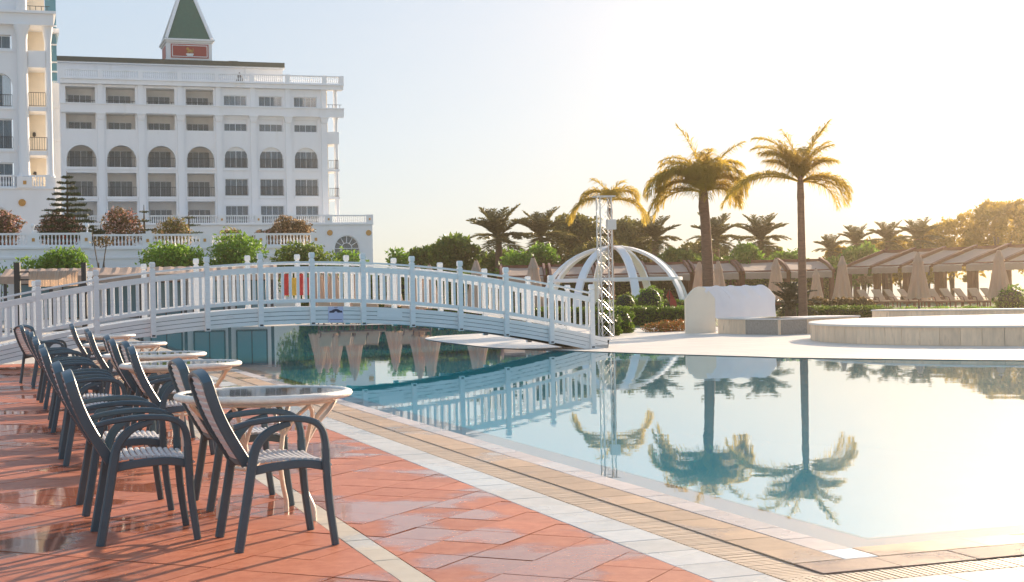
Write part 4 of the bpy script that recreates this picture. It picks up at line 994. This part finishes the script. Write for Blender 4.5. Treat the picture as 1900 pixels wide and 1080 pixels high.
# lower garden wall with balustrade
OG = (-27.3, 98.6)
def garden(px0, px1, yo, label, name='garden_wall', peds=()):
    g_ = thing(name, (OG[0]+AX.x*yo, OG[1]+AX.y*yo, 0), BANG, label, 'wall')
    O_ = (OG[0]+AX.x*yo, OG[1]+AX.y*yo); a, b_ = lx(px0, O_, 0, 450), lx(px1, O_, 0, 450)
    zz = 4.6
    MB().box(a, b_, 0, .5, 0, zz).build('wall', M['white'], g_)
    MB().box(a-.02, b_+.06, -.12, .6, zz+.002, zz+.14).box(a-.01, b_+.04, -.07, -.002, zz-.62, zz-.5).box(a-.01, b_+.04, -.07, -.002, zz-1.35, zz-1.22).build('coping', M['white'], g_)
    ps = [lx(p, O_, 0, 450) for p in peds]
    bl = balustrade(g_, a, b_, .1, zz+.14, .9, ps, pw=.36, step=.235, roundel=True)
    if b_: MB().box(b_-.4, b_-.02, .502, 4, 0, zz).build('return_wall', M['white'], g_)
    return O_
garden(-60, 167, -2.0, 'nearer left section of the white balustraded garden wall', peds=(62, 160))
garden(167, 590, .6, 'long right section of the white balustraded garden wall', peds=(274, 380, 484, 586))
gt = thing('garden_terrace', (0, 0, 0)); gt.name = 'garden_terrace'
tag(gt, 'planted terrace floor behind the white garden wall', 'terrace')
p = [xy(Vector((OG[0], OG[1], 0))+BX*t+AX*q) for t, q in ((-30, 1.2), (11.2, 1.2), (11.2, 40), (-30, 40))]
MB().prism(p, 4.2, 4.62).build('paving', M['sand'], gt)
# garden lamps on the wall
for k, (px, lab) in enumerate(((61, 'small white globe lamp on the left pedestal of the garden wall'), (162, 'ornate white finial lamp on the corner pedestal of the garden wall'))):
    O_ = (OG[0]-AX.x*2, OG[1]-AX.y*2); q = Vector((O_[0], O_[1], 5.66))+BX*lx(px, O_, .1, 430)+AX*.1
    r = thing('garden_lamp', q, 0, lab, 'lamp', 'lamps on the garden wall'); MB().lathe([(.10, 0), (.04, .08), (.04, .28), (.1, .3)], 8).build('stand', M['white'], r); MB().lathe([(.02, .3), (.12, .36), (.14, .46), (.1, .56), (.02, .6)], 12).build('globe', M['white'], r, smooth=True)

# ------------------------------------------------------------------ pavilion behind the bridge
PO = (-26.2, 66.2)
pv = thing('pool_pavilion', (PO[0], PO[1], 0), radians(12), 'low white poolside pavilion with glazed bays and a beige awning, behind the bridge', 'pavilion')
MB().box(3.1, 15.3, 1.6, 1.8, 0, 2.5).build('wall', M['white'], pv)
for k in range(6):
    x = 3.5+k*2.0
    f = MB().box(x, x+1.5, 1.54, 1.598, .35, 2.05).build('window', M['dgrey'], pv); MB().box(x+.07, x+.72, 1.52, 1.538, .42, 1.98).box(x+.78, x+1.43, 1.52, 1.538, .42, 1.98).build('pane', M['bglass'], f)
for k in range(7): MB().box(3.1+k*2.0, 3.24+k*2.0, -.1, .04, 0, 2.35).build('post', M['dgrey'], pv)
aw = MB(); n = 70
vs = [];
for i in range(n+1):
    x = 3.0+12.5*i/n; s_ = .02*sin(i*2.3)
    vs += [(x, -.5, 2.02), (x, -.5+s_, 2.36), (x, .4, 2.50+s_), (x, 1.7, 2.74+s_)]
aw.add(vs, [(4*i+j, 4*i+4+j, 4*i+5+j, 4*i+1+j) for i in range(n) for j in range(3)]); aw.build('awning', M['awning'], pv)
MB().box(3.0, 15.5, 1.7, 6, 2.5, 2.62).build('roof', M['awning'], pv)
# free-standing swing awning at far left
sa = thing('swing_awning', (gx(33, 62), 62, 0), radians(8), 'beige fabric canopy hung between two black posts at the left edge', 'awning')
zt_ = gz(33, 487, 62)
MB().box(-.12, .12, -.12, .12, 0, zt_).build('post', M['iron'], sa)
x1_ = gx(153, 62)-gx(33, 62)
MB().box(x1_-.10, x1_+.10, -.1, .1, 0, zt_-.05).box(x1_-.16, x1_+.16, -.16, .16, 1.5, 1.9).build('post', M['iron'], sa)
z1_, z2_, z3_ = gz(60, 503, 62), gz(60, 521, 62), gz(60, 533, 62)
MB().box(.12, .5, -.03, .03, z1_-.06, z1_).box(.12, .5, -.03, .03, z2_+.02, z2_+.08).build('bracket', M['iron'], sa)
vs = []; n = 60
for i in range(n+1):
    x = .45+(x1_-.7)*i/n; s_ = .035*sin(i*1.9)+.03*sin(i*.7)
    vs += [(x, s_, z3_+.02), (x, -.05, z2_+.01), (x, s_*1.5, (z1_+z2_)/2), (x, .1+s_, z1_), (x, 1.0, z1_-.02)]
MB().add(vs, [(5*i+j, 5*i+5+j, 5*i+6+j, 5*i+1+j) for i in range(n) for j in range(4)]).build('canopy', M['canvas'], sa, smooth=True)

# ------------------------------------------------------------------ plants on and before the garden wall
YG = 96
for a in (('pink flowering bush at the far left edge of the garden terrace', 'purple', 4, 383, 437, 30, 98, 1900, .20, 41, 'pinkfl'),
          ('pink and white flowering bush below the tall conifer', 'purple', 112, 388, 437, 26, 99.5, 2400, .20, 42, 'pinkfl'),
          ('tall narrow flowering bush with a red tip on the garden terrace', 'purple', 226, 382, 438, 20, 101, 1700, .20, 43, 'pinkfl'),
          ('cream blossoming bush left of the small conifer', 'olive', 326, 398, 440, 19, 103, 1500, .18, 44, 'creamfl'),
          ('low cream blossoming bush in the middle of the wall', 'olive', 432, 420, 442, 14, 105, 700, .18, 45, 'creamfl'),
          ('large rust and cream blossoming bush near the wall end', 'purple', 540, 399, 442, 36, 107, 3000, .20, 46, 'creamfl'),
          ('small pink flowering plant left of the rust coloured bush', 'purple', 490, 423, 442, 14, 106, 500, .18, 47, 'pinkfl'),
          ('bright red flowering plant behind the wall balusters', 'darkplant', 133, 426, 460, 12, 98.2, 400, .18, 48, 'redfl'),
          ('dark low shrub right of the red flowers', 'conifer', 180, 421, 440, 17, 100, 800, .18, 49, None)):
    lab, m_, px, yt, yb, hw, Y, n, sz, sd_, ex = a
    bush('flowering_bush' if ex else 'shrub', lab, 'bush', m_, px, yt, yb, hw, Y, n, sz, sd_, 'bushes on the garden terrace', z0=4.62, k=4, extra=ex, rr=.28, depth=.5)
for a in (('sparse young shrub above the left swing awning', 'bright', 56, 468, 505, 26, 90, 700, .22, 51), ('bushy bright green tree before the left part of the garden wall', 'bright', 118, 450, 505, 35, 91, 2600, .24, 52),
          ('broad green tree before the middle of the garden wall', 'bright', 327, 441, 500, 55, 93, 4200, .24, 53), ('rounded green tree before the garden wall right of the broad one', 'bright', 440, 424, 492, 42, 94, 3600, .24, 54),
          ('green tree before the right end of the garden wall', 'tree', 563, 440, 490, 48, 96, 3600, .24, 55), ('green tree below the fanlight arch', 'bright', 648, 458, 492, 26, 98, 1500, .24, 56),
          ('leaf tuft at the left frame edge', 'bright', 0, 480, 500, 10, 90, 160, .22, 57)):
    lab, m_, px, yt, yb, hw, Y, n, sz, sd_ = a
    bush('tree', lab, 'tree', m_, px, yt, yb, hw, Y, int(n*1.3), sz, sd_, 'green trees in front of the garden wall', z0=0, k=6, rr=.24, depth=.5, trunk_h=1.2)
bt = thing('bare_shrub', (gx(192, 94), 94, 0), 0, 'thin leafless shrub against the shaded garden wall', 'shrub')
mb = MB()
for x, y0 in ((-.5, 5.6), (.3, 5.2), (.1, 4.0), (-.2, 3.6)): mb.tube([Vector(p) for p in catmull([(0, 0, 0), (x*.4+.1, 0, y0*.35), (x*.6-.1, 0, y0*.7), (x*1.3, 0, y0)], 4)], .035, 5)
mb.build('branches', M['bark2'], bt); leaves('twig_leaves', 'purple', [(0, 0, 4.9, .7, .3, .4)], 120, .16, 61, bt)
def conifer(px, ytop, Y, tiers, rad, label, z0, seed, dens=1.0):
    T_ = at(px, ytop, Y); h_ = T_.z-z0; r = random.Random(seed); root = thing('conifer', (T_.x, Y, z0), 0, label, 'conifer')
    MB().lathe([(.12, 0), (.07, h_*.6), (.02, h_)], 8).build('trunk', M['bark2'], root)
    for i in range(tiers):
        u = (i+.6)/(tiers+.3); zz = h_*(.10+.86*u); rr = rad*(1-u)**.8+.12
        lb = []
        for k in range(6):
            a = k*pi/3+i*.5; ln = rr*r.uniform(.8, 1.1)
            for q in (.35, .6, .85, 1.05): lb.append((ln*q*cos(a), ln*q*sin(a), zz-.10*q*q+.18*q, .17*rr+.05, .17*rr+.05, .05+.02*rr))
        leaves('branch_tier', 'conifer', lb, int(260*dens*(rr/.8+.3)), .13, seed*10+i, root, asp=.3, shell=.2, up=.6)
conifer(124, 318, 99.5, 12, 2.0, 'tall layered conifer left of the main hotel block', 4.62, 71, 4.0)
conifer(267, 380, 102, 4, .62, 'tiny dark four-tiered conifer on the garden terrace', 4.62, 72)
conifer(350, 393, 104, 4, 1.15, 'small layered conifer right of the cream bush', 4.62, 73)
conifer(187, 418, 99.8, 2, .8, 'lowest dark conifer beside the corner pedestal', 4.62, 74)

# ------------------------------------------------------------------ pool deck furniture and structures
# round stone stage
cx, cy, cr = circ3((6.75, 32.3), (8.06, 29.31), (9.79, 28.1))
st = thing('round_stage', (cx, cy, 0), 0, 'round raised travertine stage with a pale top at the pool edge', 'stage'); SH = .40
MB().lathe([(cr-.03, 0), (cr-.03, SH-.04)], 96).build('core', M['dark_gap'], st)
npan = int(2*pi*cr/.42)
for k in range(npan):
    a0, a1 = 2*pi*k/npan+.0008, 2*pi*(k+1)/npan-.0008
    if not (pi*.75 < (a0 % (2*pi)) < 2*pi): continue
    vs = [(r*cos(a), r*sin(a), z) for z in (0.002, SH-.045) for r in (cr-.028, cr) for a in (a0, a1)]
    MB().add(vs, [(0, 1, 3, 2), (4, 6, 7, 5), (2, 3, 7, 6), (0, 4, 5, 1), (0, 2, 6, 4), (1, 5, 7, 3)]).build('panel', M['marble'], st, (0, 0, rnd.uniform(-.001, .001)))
MB().lathe([(cr+.03, SH-.043), (cr+.035, SH-.038), (cr+.035, SH-.004), (cr+.03, SH)], 120).build('cap_slab', M['cap'], st, smooth=30)
# tent-like cover with low wall
TB = at(1271, 617, 40.2); tr_ = radians(15)
cv = thing('vaulted_cover', (TB.x, 39.9, 0), tr_, 'white barrel-vaulted fabric cover with a cream rounded gable end', 'cover')
ln = 2.55; gw = .86
def vault(y0, hh, sh, n=10): return [(y0+gw*k/n, sh+(hh-sh)*sin(pi*k/n)**.75) for k in range(n+1)]
# gable runs along local x, the vault runs away to the right
gp = [(0, 0)]+[(gw*k/14, .93+(1.27-.93)*sin(pi*k/14)**.95) for k in range(15)]+[(gw, 0)]
n = len(gp); MB().add([(x, 0, z) for x, z in gp]+[(x, .10, z) for x, z in gp], [tuple(range(n)), tuple(range(2*n-1, n-1, -1))]+[(k, (k+1) % n, n+(k+1) % n, n+k) for k in range(n)]).build('gable', M['cream'], cv, (0, 0, 0), (0, 0, 0))
dirv = Vector((cos(radians(-6)), sin(radians(-6)), 0)); L1 = 1.72
vs = []; m_ = 24
arcp = [(gw*k/14, .93+(1.27-.93)*sin(pi*k/14)**.95) for k in range(15)]
for i in range(m_+1):
    u = i/m_; sag = -.009*abs(sin(pi*u*4))
    for (x, z) in [(gw, .40)]+[(gw, .55+.1*k) for k in range(3)]+arcp[::-1]+[(0, .4)]:
        zz = z+(sag if z > .95 else 0)+.03*0; ww = .014*sin(u*19+z*7)
        vs.append((x+dirv.x*L1*u+ww, .05-(0 if x < gw*.9 else 0)+dirv.y*L1*u+ww*.7-.0, zz))
# shear: the far side of the vault lies behind, so run depth backwards
k_ = len([(gw, .40)])+3+15+1
vs2 = []
for i, v in enumerate(vs):
    u = (i//k_)/m_; prof = ([(gw, .40)]+[(gw, .55+.1*k) for k in range(3)]+arcp[::-1]+[(0, .4)])[i % k_]
    back = (gw-prof[0])
    vs2.append((gw-back*.92+dirv.x*L1*u+.012*sin(u*17+prof[1]*9), .012+back*.0+dirv.y*L1*u+back*.25*u+.012*sin(u*23), v[2]))
MB().add(vs2, [(i*k_+j, (i+1)*k_+j, (i+1)*k_+j+1, i*k_+j+1) for i in range(m_) for j in range(k_-1)]+[tuple((m_)*k_+j for j in range(k_))]).build('fabric_vault', M['tarp'], cv, smooth=32)
for q in (.25, .5, .75, 1.0):
    pts = [(gw-(gw-x)*.92+dirv.x*L1*q, .012+dirv.y*L1*q+(gw-x)*.25*q, z+.008) for x, z in arcp]
    MB().tube(pts, .016, 6, (1, 0, 0)).build('rib', M['tarp'], cv, smooth=True)
# low travertine walls
def low_wall(p0, p1, h_, dep, label, step=.55):
    p0, p1 = Vector(p0), Vector(p1); d = p1-p0; Ln = d.length; r = thing('low_wall', (p0.x, p0.y, 0), atan2(d.y, d.x), label, 'wall')
    MB().box(.0, Ln, .03, dep, 0, h_-.04).build('core', M['pale_grout'], r); n = max(1, round(Ln/step))
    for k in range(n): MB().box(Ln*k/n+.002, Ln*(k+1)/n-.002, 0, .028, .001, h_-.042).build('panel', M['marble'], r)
    MB().bev(-.02, Ln+.02, -.03, dep+.02, h_-.038, h_, .004).build('cap_slab', M['cap'], r)
A1, B1, C1 = at(1330, 617, 39.6), at(1449, 621.5, 36.9), at(1530, 618, 39.0)
low_wall((A1.x, 39.35, 0), (B1.x, 37.1, 0), .42, .9, 'low travertine wall carrying the white vaulted cover')
low_wall((B1.x+.01, 37.1, 0), (C1.x+.9, 38.9, 0), .42, 1.2, 'short angled travertine wall between the cover and the round stage')
low_wall((at(1618, 590, 44).x, 44.0, 0), (at(1990, 590, 40).x, 40.0, 0), .47, .9, 'low pale wall behind the round stage, before the hedge')
# white ribbed dome pergola
dc = at(1141, 560, 64); dm = thing('dome_pergola', (dc.x, 64, 0), 0, 'white open dome pergola of crossing curved ribs above the hedges', 'pergola')
Rd, Hd = 3.35, 3.08
for k in range(4):
    a = radians(12+45*k)
    for s_ in (0, pi):
        pts = [(Rd*cos(pi/2*j/12)*cos(a+s_), Rd*cos(pi/2*j/12)*sin(a+s_), Hd*sin(pi/2*j/12)**.95) for j in range(13)]
        MB().bar(pts, .34, .12, (-sin(a+s_), cos(a+s_), 0), c=.01).build('rib', M['white'], dm, smooth=35)
zr = 1.65; rr = Rd*sqrt(1-(zr/Hd)**2)
MB().bar([((rr+.02)*cos(2*pi*j/48), (rr+.02)*sin(2*pi*j/48), zr) for j in range(49)], .14, .20, (0, 0, 1), c=.01).build('ring_beam', M['white'], dm, smooth=35)
MB().lathe([(.4, Hd-.08), (.4, Hd+.06)], 16).build('crown_disc', M['white'], dm)
# lattice lighting tower
tc = at(1124, 560, 38.4); lt = thing('lattice_tower', (tc.x, 38.4, 0), .25, 'slender white aluminium lattice tower with a small floodlight box', 'tower')
HT = 3.66; s_ = .155
for x in (-s_, s_):
    for y in (-s_, s_): MB().tube([(x, y, 0), (x, y, HT)], .018, 8, (1, 0, 0)).build('chord', M['alu'], lt, smooth=35)
br_ = MB(); nb = 11
for k in range(nb):
    z0, z1 = HT*k/nb, HT*(k+1)/nb
    for (x0, y0), (x1, y1) in (((-s_, -s_), (s_, -s_)), ((s_, -s_), (s_, s_)), ((s_, s_), (-s_, s_)), ((-s_, s_), (-s_, -s_))):
        br_.tube([(x0, y0, z0), (x1, y1, z1)], .006, 4); br_.tube([(x1, y1, z0), (x0, y0, z1)], .006, 4)
br_.build('bracing', M['alu'], lt)
MB().box(-.26, .26, -.2, .2, HT, HT+.03).build('top_plate', M['alu'], lt)
MB().box(-.02, .22, -.34, -.2, HT-.86, HT-.60).build('floodlight', M['alu'], lt)
# hedges and shrubs on the right bank
hedge('long clipped hedge right of the lattice tower', 1112, 1275, 574, 603, 50, 47.5, 1.3, 9000, .07, 81)
hedge('second clipped hedge behind, under the white dome', 1105, 1290, 560, 575, 57, 56, 1.2, 5000, .08, 82)
hedge('low clipped hedge behind the vaulted cover', 1440, 1625, 572, 590, 56, 52, 1.0, 7000, .07, 83)
hedge('far low hedge running to the right edge before the loungers', 1610, 1990, 573, 585, 62, 58, 1.0, 8000, .08, 84, m='bright')
hedge('hedge seen through the right end of the bridge railing', 930, 1112, 575, 600, 56, 52, 1.2, 7000, .08, 85)
hedge('long dense dark shrubbery behind the left cabana row', 715, 1570, 504, 560, 93.5, 92.5, 2.5, 20000, .26, 86, m='tree', cat='shrubbery', name='shrubbery')
hedge('dense green shrubbery on the far bank behind the parasols', 560, 900, 512, 560, 76, 78, 2.0, 12000, .2, 87, m='tree', cat='shrubbery', name='shrubbery')
def ball(px, py, rpx, Y, label, m, seed, n=2600, name='clipped_shrub', sz=.07, sq=.9):
    c = at(px, py, Y); R = rpx*Y/FPX; r = thing(name, (c.x, Y, 0), 0, label, 'shrub'); 
    MB().lathe([(R*.5, .0), (R*.85, c.z*.5), (R*.9, c.z), (R*.6, c.z+R*.6*sq), (.05, c.z+R*.85*sq)], 12).build('branches', M['darkplant'], r, smooth=True)
    leaves('leaves', m, [(0, 0, c.z*.95, R, R, R*sq), (0, 0, c.z*.5, R*.95, R*.95, c.z*.6)], n, sz, seed, r, shell=.92)
ball(1127, 603, 24, 39.3, 'front round clipped shrub at the right end of the bridge', 'hedge', 91)
ball(1149, 596, 26, 41.5, 'round clipped shrub just behind the front one, beside the bridge', 'hedge', 92)
ball(1205, 553, 24, 54, 'bushy round shrub standing in the hedge below the dome', 'bright', 93)
ball(1160, 562, 20, 55, 'small shrub left of the round shrub below the dome', 'tree', 94, 1500)
ball(1876, 556, 28, 58, 'yellow-green shrub in front of the rightmost umbrella', 'bright', 95, 2200, sz=.09)
for k, (px, lab) in enumerate(((1222, 'left half of the orange flowering ground bed by the cover'), (1252, 'right half of the orange flowering ground bed by the cover'))):
    c = at(px, 605, 42.3); r = thing('flower_bed', (c.x, 42.0+.3*k, 0), 0, lab, 'flower bed')
    leaves('foliage', 'orangefl', [(0, 0, .10, .36, .5, .20), (.22, .1, .12, .26, .4, .18), (-.2, .1, .08, .3, .4, .16)], 1500, .06, 96+k, r, shell=.7)
cy_ = thing('sago_palm', (gx(1466, 52), 52, 0), 0, 'dark spiky sago palm behind the vaulted cover', 'palm')
MB().lathe([(.22, 0), (.2, .5)], 10).build('trunk', M['bark2'], cy_)
cf = [frond('darkplant', 0, radians(e), 1.15, radians(55), 300+i, npair=22, leaf=.22, hang=.1, wid=.03, stiff=True) for i, e in enumerate((78, 55, 32, 12))]
for i in range(44): link('frond', cf[i % 4], cy_, (0, 0, .5), (0, 0, i*2.399))
for k, (px, w) in enumerate(((1520, 26), (1560, 30), (1598, 24))):
    bush('shrub', ('dark purple low shrub right of the sago palm', 'dark purple low shrub beneath the first umbrella', 'dark purple low shrub left of the loungers')[k], 'shrub', 'purple', px, 550, 572, w, 58, 1100, .14, 310+k, 'dark purple shrubs', z0=0, k=4)
# ------------------------------------------------------------------ parasols
def make_parasol(mc='canvas'):
    r = thing('closed_parasol', (0, 0, 0)); MB().lathe([(.03, 0), (.03, 2.5)], 8).build('pole', M['timber'], r, smooth=35)
    MB().lathe([(.28, 0), (.28, .07), (.06, .10), (.05, .3)], 16).build('base', M['dgrey'], r, smooth=35)
    def body(z0, z1, r0, r1, depth, n=16, rings=9, ph=0):
        vs = []; fs = []; N_ = n*4
        for i in range(rings+1):
            u = i/rings; rr = r0+(r1-r0)*u**.85
            for k in range(N_):
                a = 2*pi*k/N_; f = 1-depth*(.5+.5*cos(a*n/2+ph))*(.4+.6*(1-u)); w = .02*sin(3*a+u*5)
                vs.append(((rr*f+w*rr)*cos(a), (rr*f+w*rr)*sin(a), z0+(z1-z0)*u+(.03*sin(a*n/2+1) if i == 0 else 0)))
        for i in range(rings):
            for k in range(N_): fs.append((i*N_+k, i*N_+(k+1) % N_, (i+1)*N_+(k+1) % N_, (i+1)*N_+k))
        return MB().add(vs, fs+[tuple(range(N_*rings, N_*rings+N_))])
    body(.62, 2.22, .50, .17, .34).build('canopy', M[mc], r, smooth=True)
    body(2.08, 2.5, .235, .07, .22, ph=.6).build('top_cap', M[mc], r, smooth=True)
    MB().lathe([(.02, 2.5), (.035, 2.53), (.01, 2.58)], 8).build('finial', M['timber'], r, smooth=True)
    return r
par0 = make_parasol(); kids_scan(); first = True
PL = [(1563, 65, 1.0, 'closed beige parasol left of the pergola posts, first of the big three'), (1704, 60, 1.0, 'closed beige parasol in the middle of the big three on the right'), (1854, 58.5, 1.0, 'closed beige parasol nearest the right edge'),
      (1440, 68, 1.0, 'closed beige parasol above the sago palm'), (1514, 74, .82, 'small shaded closed parasol just right of the tall palm trunk'), (1298, 70, .98, 'closed beige parasol left of the bushy palm trunk'), (1333, 69, .98, 'closed beige parasol right of the bushy palm trunk'),
      (990, 56, 1.0, 'closed beige parasol standing above the right end of the bridge railing'), (884, 59, 1.0, 'closed beige parasol rising behind the middle of the right railing'),
      (590, 70, 1.0, 'closed parasol behind the railing, left one of the cluster of three'), (604, 71.5, 1.0, 'closed parasol behind the railing, middle one of the cluster of three'), (620, 70, 1.0, 'closed parasol behind the railing, right one of the cluster of three'),
      (655, 65, 1.0, 'closed parasol behind the bridge sign'), (731, 72, 1.0, 'closed parasol behind the bridge right of its sign'), (776, 62, .96, 'closed parasol left of the last two behind the bridge'), (797, 61, .96, 'closed parasol right next to its neighbour behind the right bridge half')]
for px, Y, sc_, lab in PL:
    o = par0 if first else copy_tree(par0); first = False
    o.location = (gx(px, Y, 520), Y, 0); o.scale = (sc_,)*3; o.rotation_euler = (0, 0, rnd.uniform(0, 3)); tag(o, lab, 'parasol', 'closed beige parasols')
rf = thing('red_flag', (gx(1242, 56), 56, 0), 0, 'small red flag on a short pole behind the hedge under the dome', 'flag')
MB().lathe([(.015, 0), (.015, 1.2)], 6).build('pole', M['dgrey'], rf); MB().add([(0, 0, 1.2), (.25, .05, .75), (.3, 0, .45), (.05, -.04, .5), (-.12, .03, .95)], [(0, 1, 2, 3, 4)]).build('cloth', M['redflag'], rf)
# ------------------------------------------------------------------ loungers
def make_lounger():
    r = thing('sun_lounger', (0, 0, 0))
    fr = MB().box(-.30, -.25, -.95, .55, .26, .31).box(.25, .30, -.95, .55, .26, .31).box(-.25, .25, -.95, -.90, .26, .31); fr.build('frame', M['timber'], r)
    MB().bev(-.27, .27, -.93, .12, .311, .37, .02).build('seat_cushion', M['cushion'], r)
    bk = MB().bev(-.27, .27, 0, .80, 0, .06, .02); bk.build('backrest', M['cushion'], r, (0, .12, .33), (radians(48), 0, 0))
    for x in (-.28, .28):
        for y in (-.85, .45): MB().box(x-.025, x+.025, y-.025, y+.025, 0, .258).build('leg', M['timber'], r)
        MB().bar([(x, -.1, .30), (x, .0, .52), (x, .35, .56)], .04, .03, (1, 0, 0)).build('armrest', M['timber'], r)
    return r
l0 = make_lounger(); kids_scan(); first = True
LP = [(1612+i*26, 78-i*.9, 'sunlounger') for i in range(11)]
names = ['first', 'second', 'third', 'fourth', 'fifth', 'sixth', 'seventh', 'eighth', 'ninth', 'tenth', 'eleventh']
for i, (px, Y, _) in enumerate(LP):
    o = l0 if first else copy_tree(l0); first = False
    o.location = (gx(px, Y, 560), Y, 0); o.rotation_euler = (0, 0, rnd.uniform(-.2, .2)+.5); tag(o, 'tan sun lounger under the pergola, %s from the left' % names[i], 'sun lounger', 'sun loungers before the pergola')
LB = [(600, 61, 'left end of the far bank'), (636, 61.5, 'far bank left of the sign'), (665, 61.5, 'far bank right of the sign'), (690, 62, 'far bank under the blank panel'), (757, 62, 'far bank before the parasol pair'), (775, 61, 'far bank right of the parasol pair')]
for px, Y, lab in LB:
    o = copy_tree(l0); o.location = (gx(px, Y, 600), Y+1.2, 0); o.rotation_euler = (0, 0, .3); tag(o, 'tan sun lounger on the %s behind the bridge' % lab, 'sun lounger', 'sun loungers on the far bank')
# ------------------------------------------------------------------ cabana rows
def cabana(o, ang, w, d, h0, h1, label, group, cu=.6):
    r = thing('cabana', o, ang, label, 'cabana', group)
    for x in (0, w):
        for y in (0, d): MB().box(x-.13, x+.13, y-.13, y+.13, 0, h0 if y == 0 else h1).build('post', M['timber'], r)
    MB().box(-.2, w+.2, -.12, .1, h0, h0+.22).box(-.2, w+.2, d-.1, d+.12, h1, h1+.22).build('beam', M['timber'], r)
    for x in (0, w): MB().bar([Vector(p) for p in catmull([(x, -.5, h0+.12), (x, d*.35, h0+.22+(h1-h0)*cu), (x, d+.2, h1+.24)], 5)], .14, .18, (1, 0, 0)).build('rafter', M['timber'], r)
    vs = []; n = 14; prof = [(-.62, h0-.28), (-.60, h0+.08), (-.2, h0+.16), (d*.35, h0+.12+(h1-h0)*cu), (d, h1+.10)]
    for i in range(n+1):
        x = .09+(w-.18)*i/n; sg_ = -.05*sin(pi*i/n)
        vs += [(x, y, z+(sg_ if j > 1 else .015*sin(i*2.2))) for j, (y, z) in enumerate(prof)]
    k = len(prof); MB().add(vs, [(i*k+j, (i+1)*k+j, (i+1)*k+j+1, i*k+j+1) for i in range(n) for j in range(k-1)]).build('awning', M['awning'], r, smooth=40)
    return r
ords = ['leftmost', 'second', 'third', 'fourth', 'fifth', 'sixth', 'seventh']
px0 = [930, 1022, 1112, 1200, 1290, 1378, 1462]
for i, p in enumerate(px0):
    Y = 88-i*.3; a = gx(p, Y); w = gx(p+86, Y)-a
    cabana((a, Y, 0), 0, w-.15, 3.0, 1.95, 2.62, 'beige cabana in the long left row behind the dome, %s from left' % ords[i] if i else 'leftmost beige cabana of the long row behind the dome', 'cabanas of the left row', cu=.52)
a0, a1 = Vector((gx(1576, 92), 92, 0)), Vector((gx(1935, 80), 80, 0)); d = (a1-a0)/6; 
for i in range(6):
    q = a0+d*i; cabana((q.x, q.y, 0), atan2(d.y, d.x), d.length-.12, 3.2, 2.15, 3.15, 'brown timber pergola bay with pale awning on the right, %s from left' % ords[i] if i else 'leftmost brown pergola bay of the right row', 'pergola bays of the right row', cu=.40)
# small standing trees beyond the right pergola
for k, (px, lab) in enumerate(((1608, 'small round-headed tree seen between the left pergola posts'), (1632, 'small round-headed tree right of the first one between the posts'), (1735, 'slim tree seen through the middle pergola bays'), (1800, 'slim tree seen behind the fourth pergola bay'))):
    bush('tree', lab, 'tree', 'creamfl' if k < 2 else 'golden', px, 508, 548, 14, 97, 300, .2, 330+k, 'small trees beyond the pergola', z0=0, k=3, trunk_h=1.2)
# ------------------------------------------------------------------ added haze volume, standing in for warm lens glare
hz_ = MB().box(-130, 150, -12, 260, -3.4, 48).build('haze', M['white']); hz_['kind'] = 'stuff'
g = bpy.data.materials.new('glare_haze'); g.use_nodes = True; nt = g.node_tree; nt.nodes.clear()
mo = nt.nodes.new('ShaderNodeOutputMaterial'); pv_ = nt.nodes.new('ShaderNodeVolumePrincipled')
pv_.inputs['Color'].default_value = (.99, .82, .62, 1); pv_.inputs['Density'].default_value = HAZE; pv_.inputs['Anisotropy'].default_value = HG
nt.links.new(pv_.outputs[0], mo.inputs['Volume']); g.cycles.homogeneous_volume = True
hz_.data.materials.clear(); hz_.data.materials.append(g)
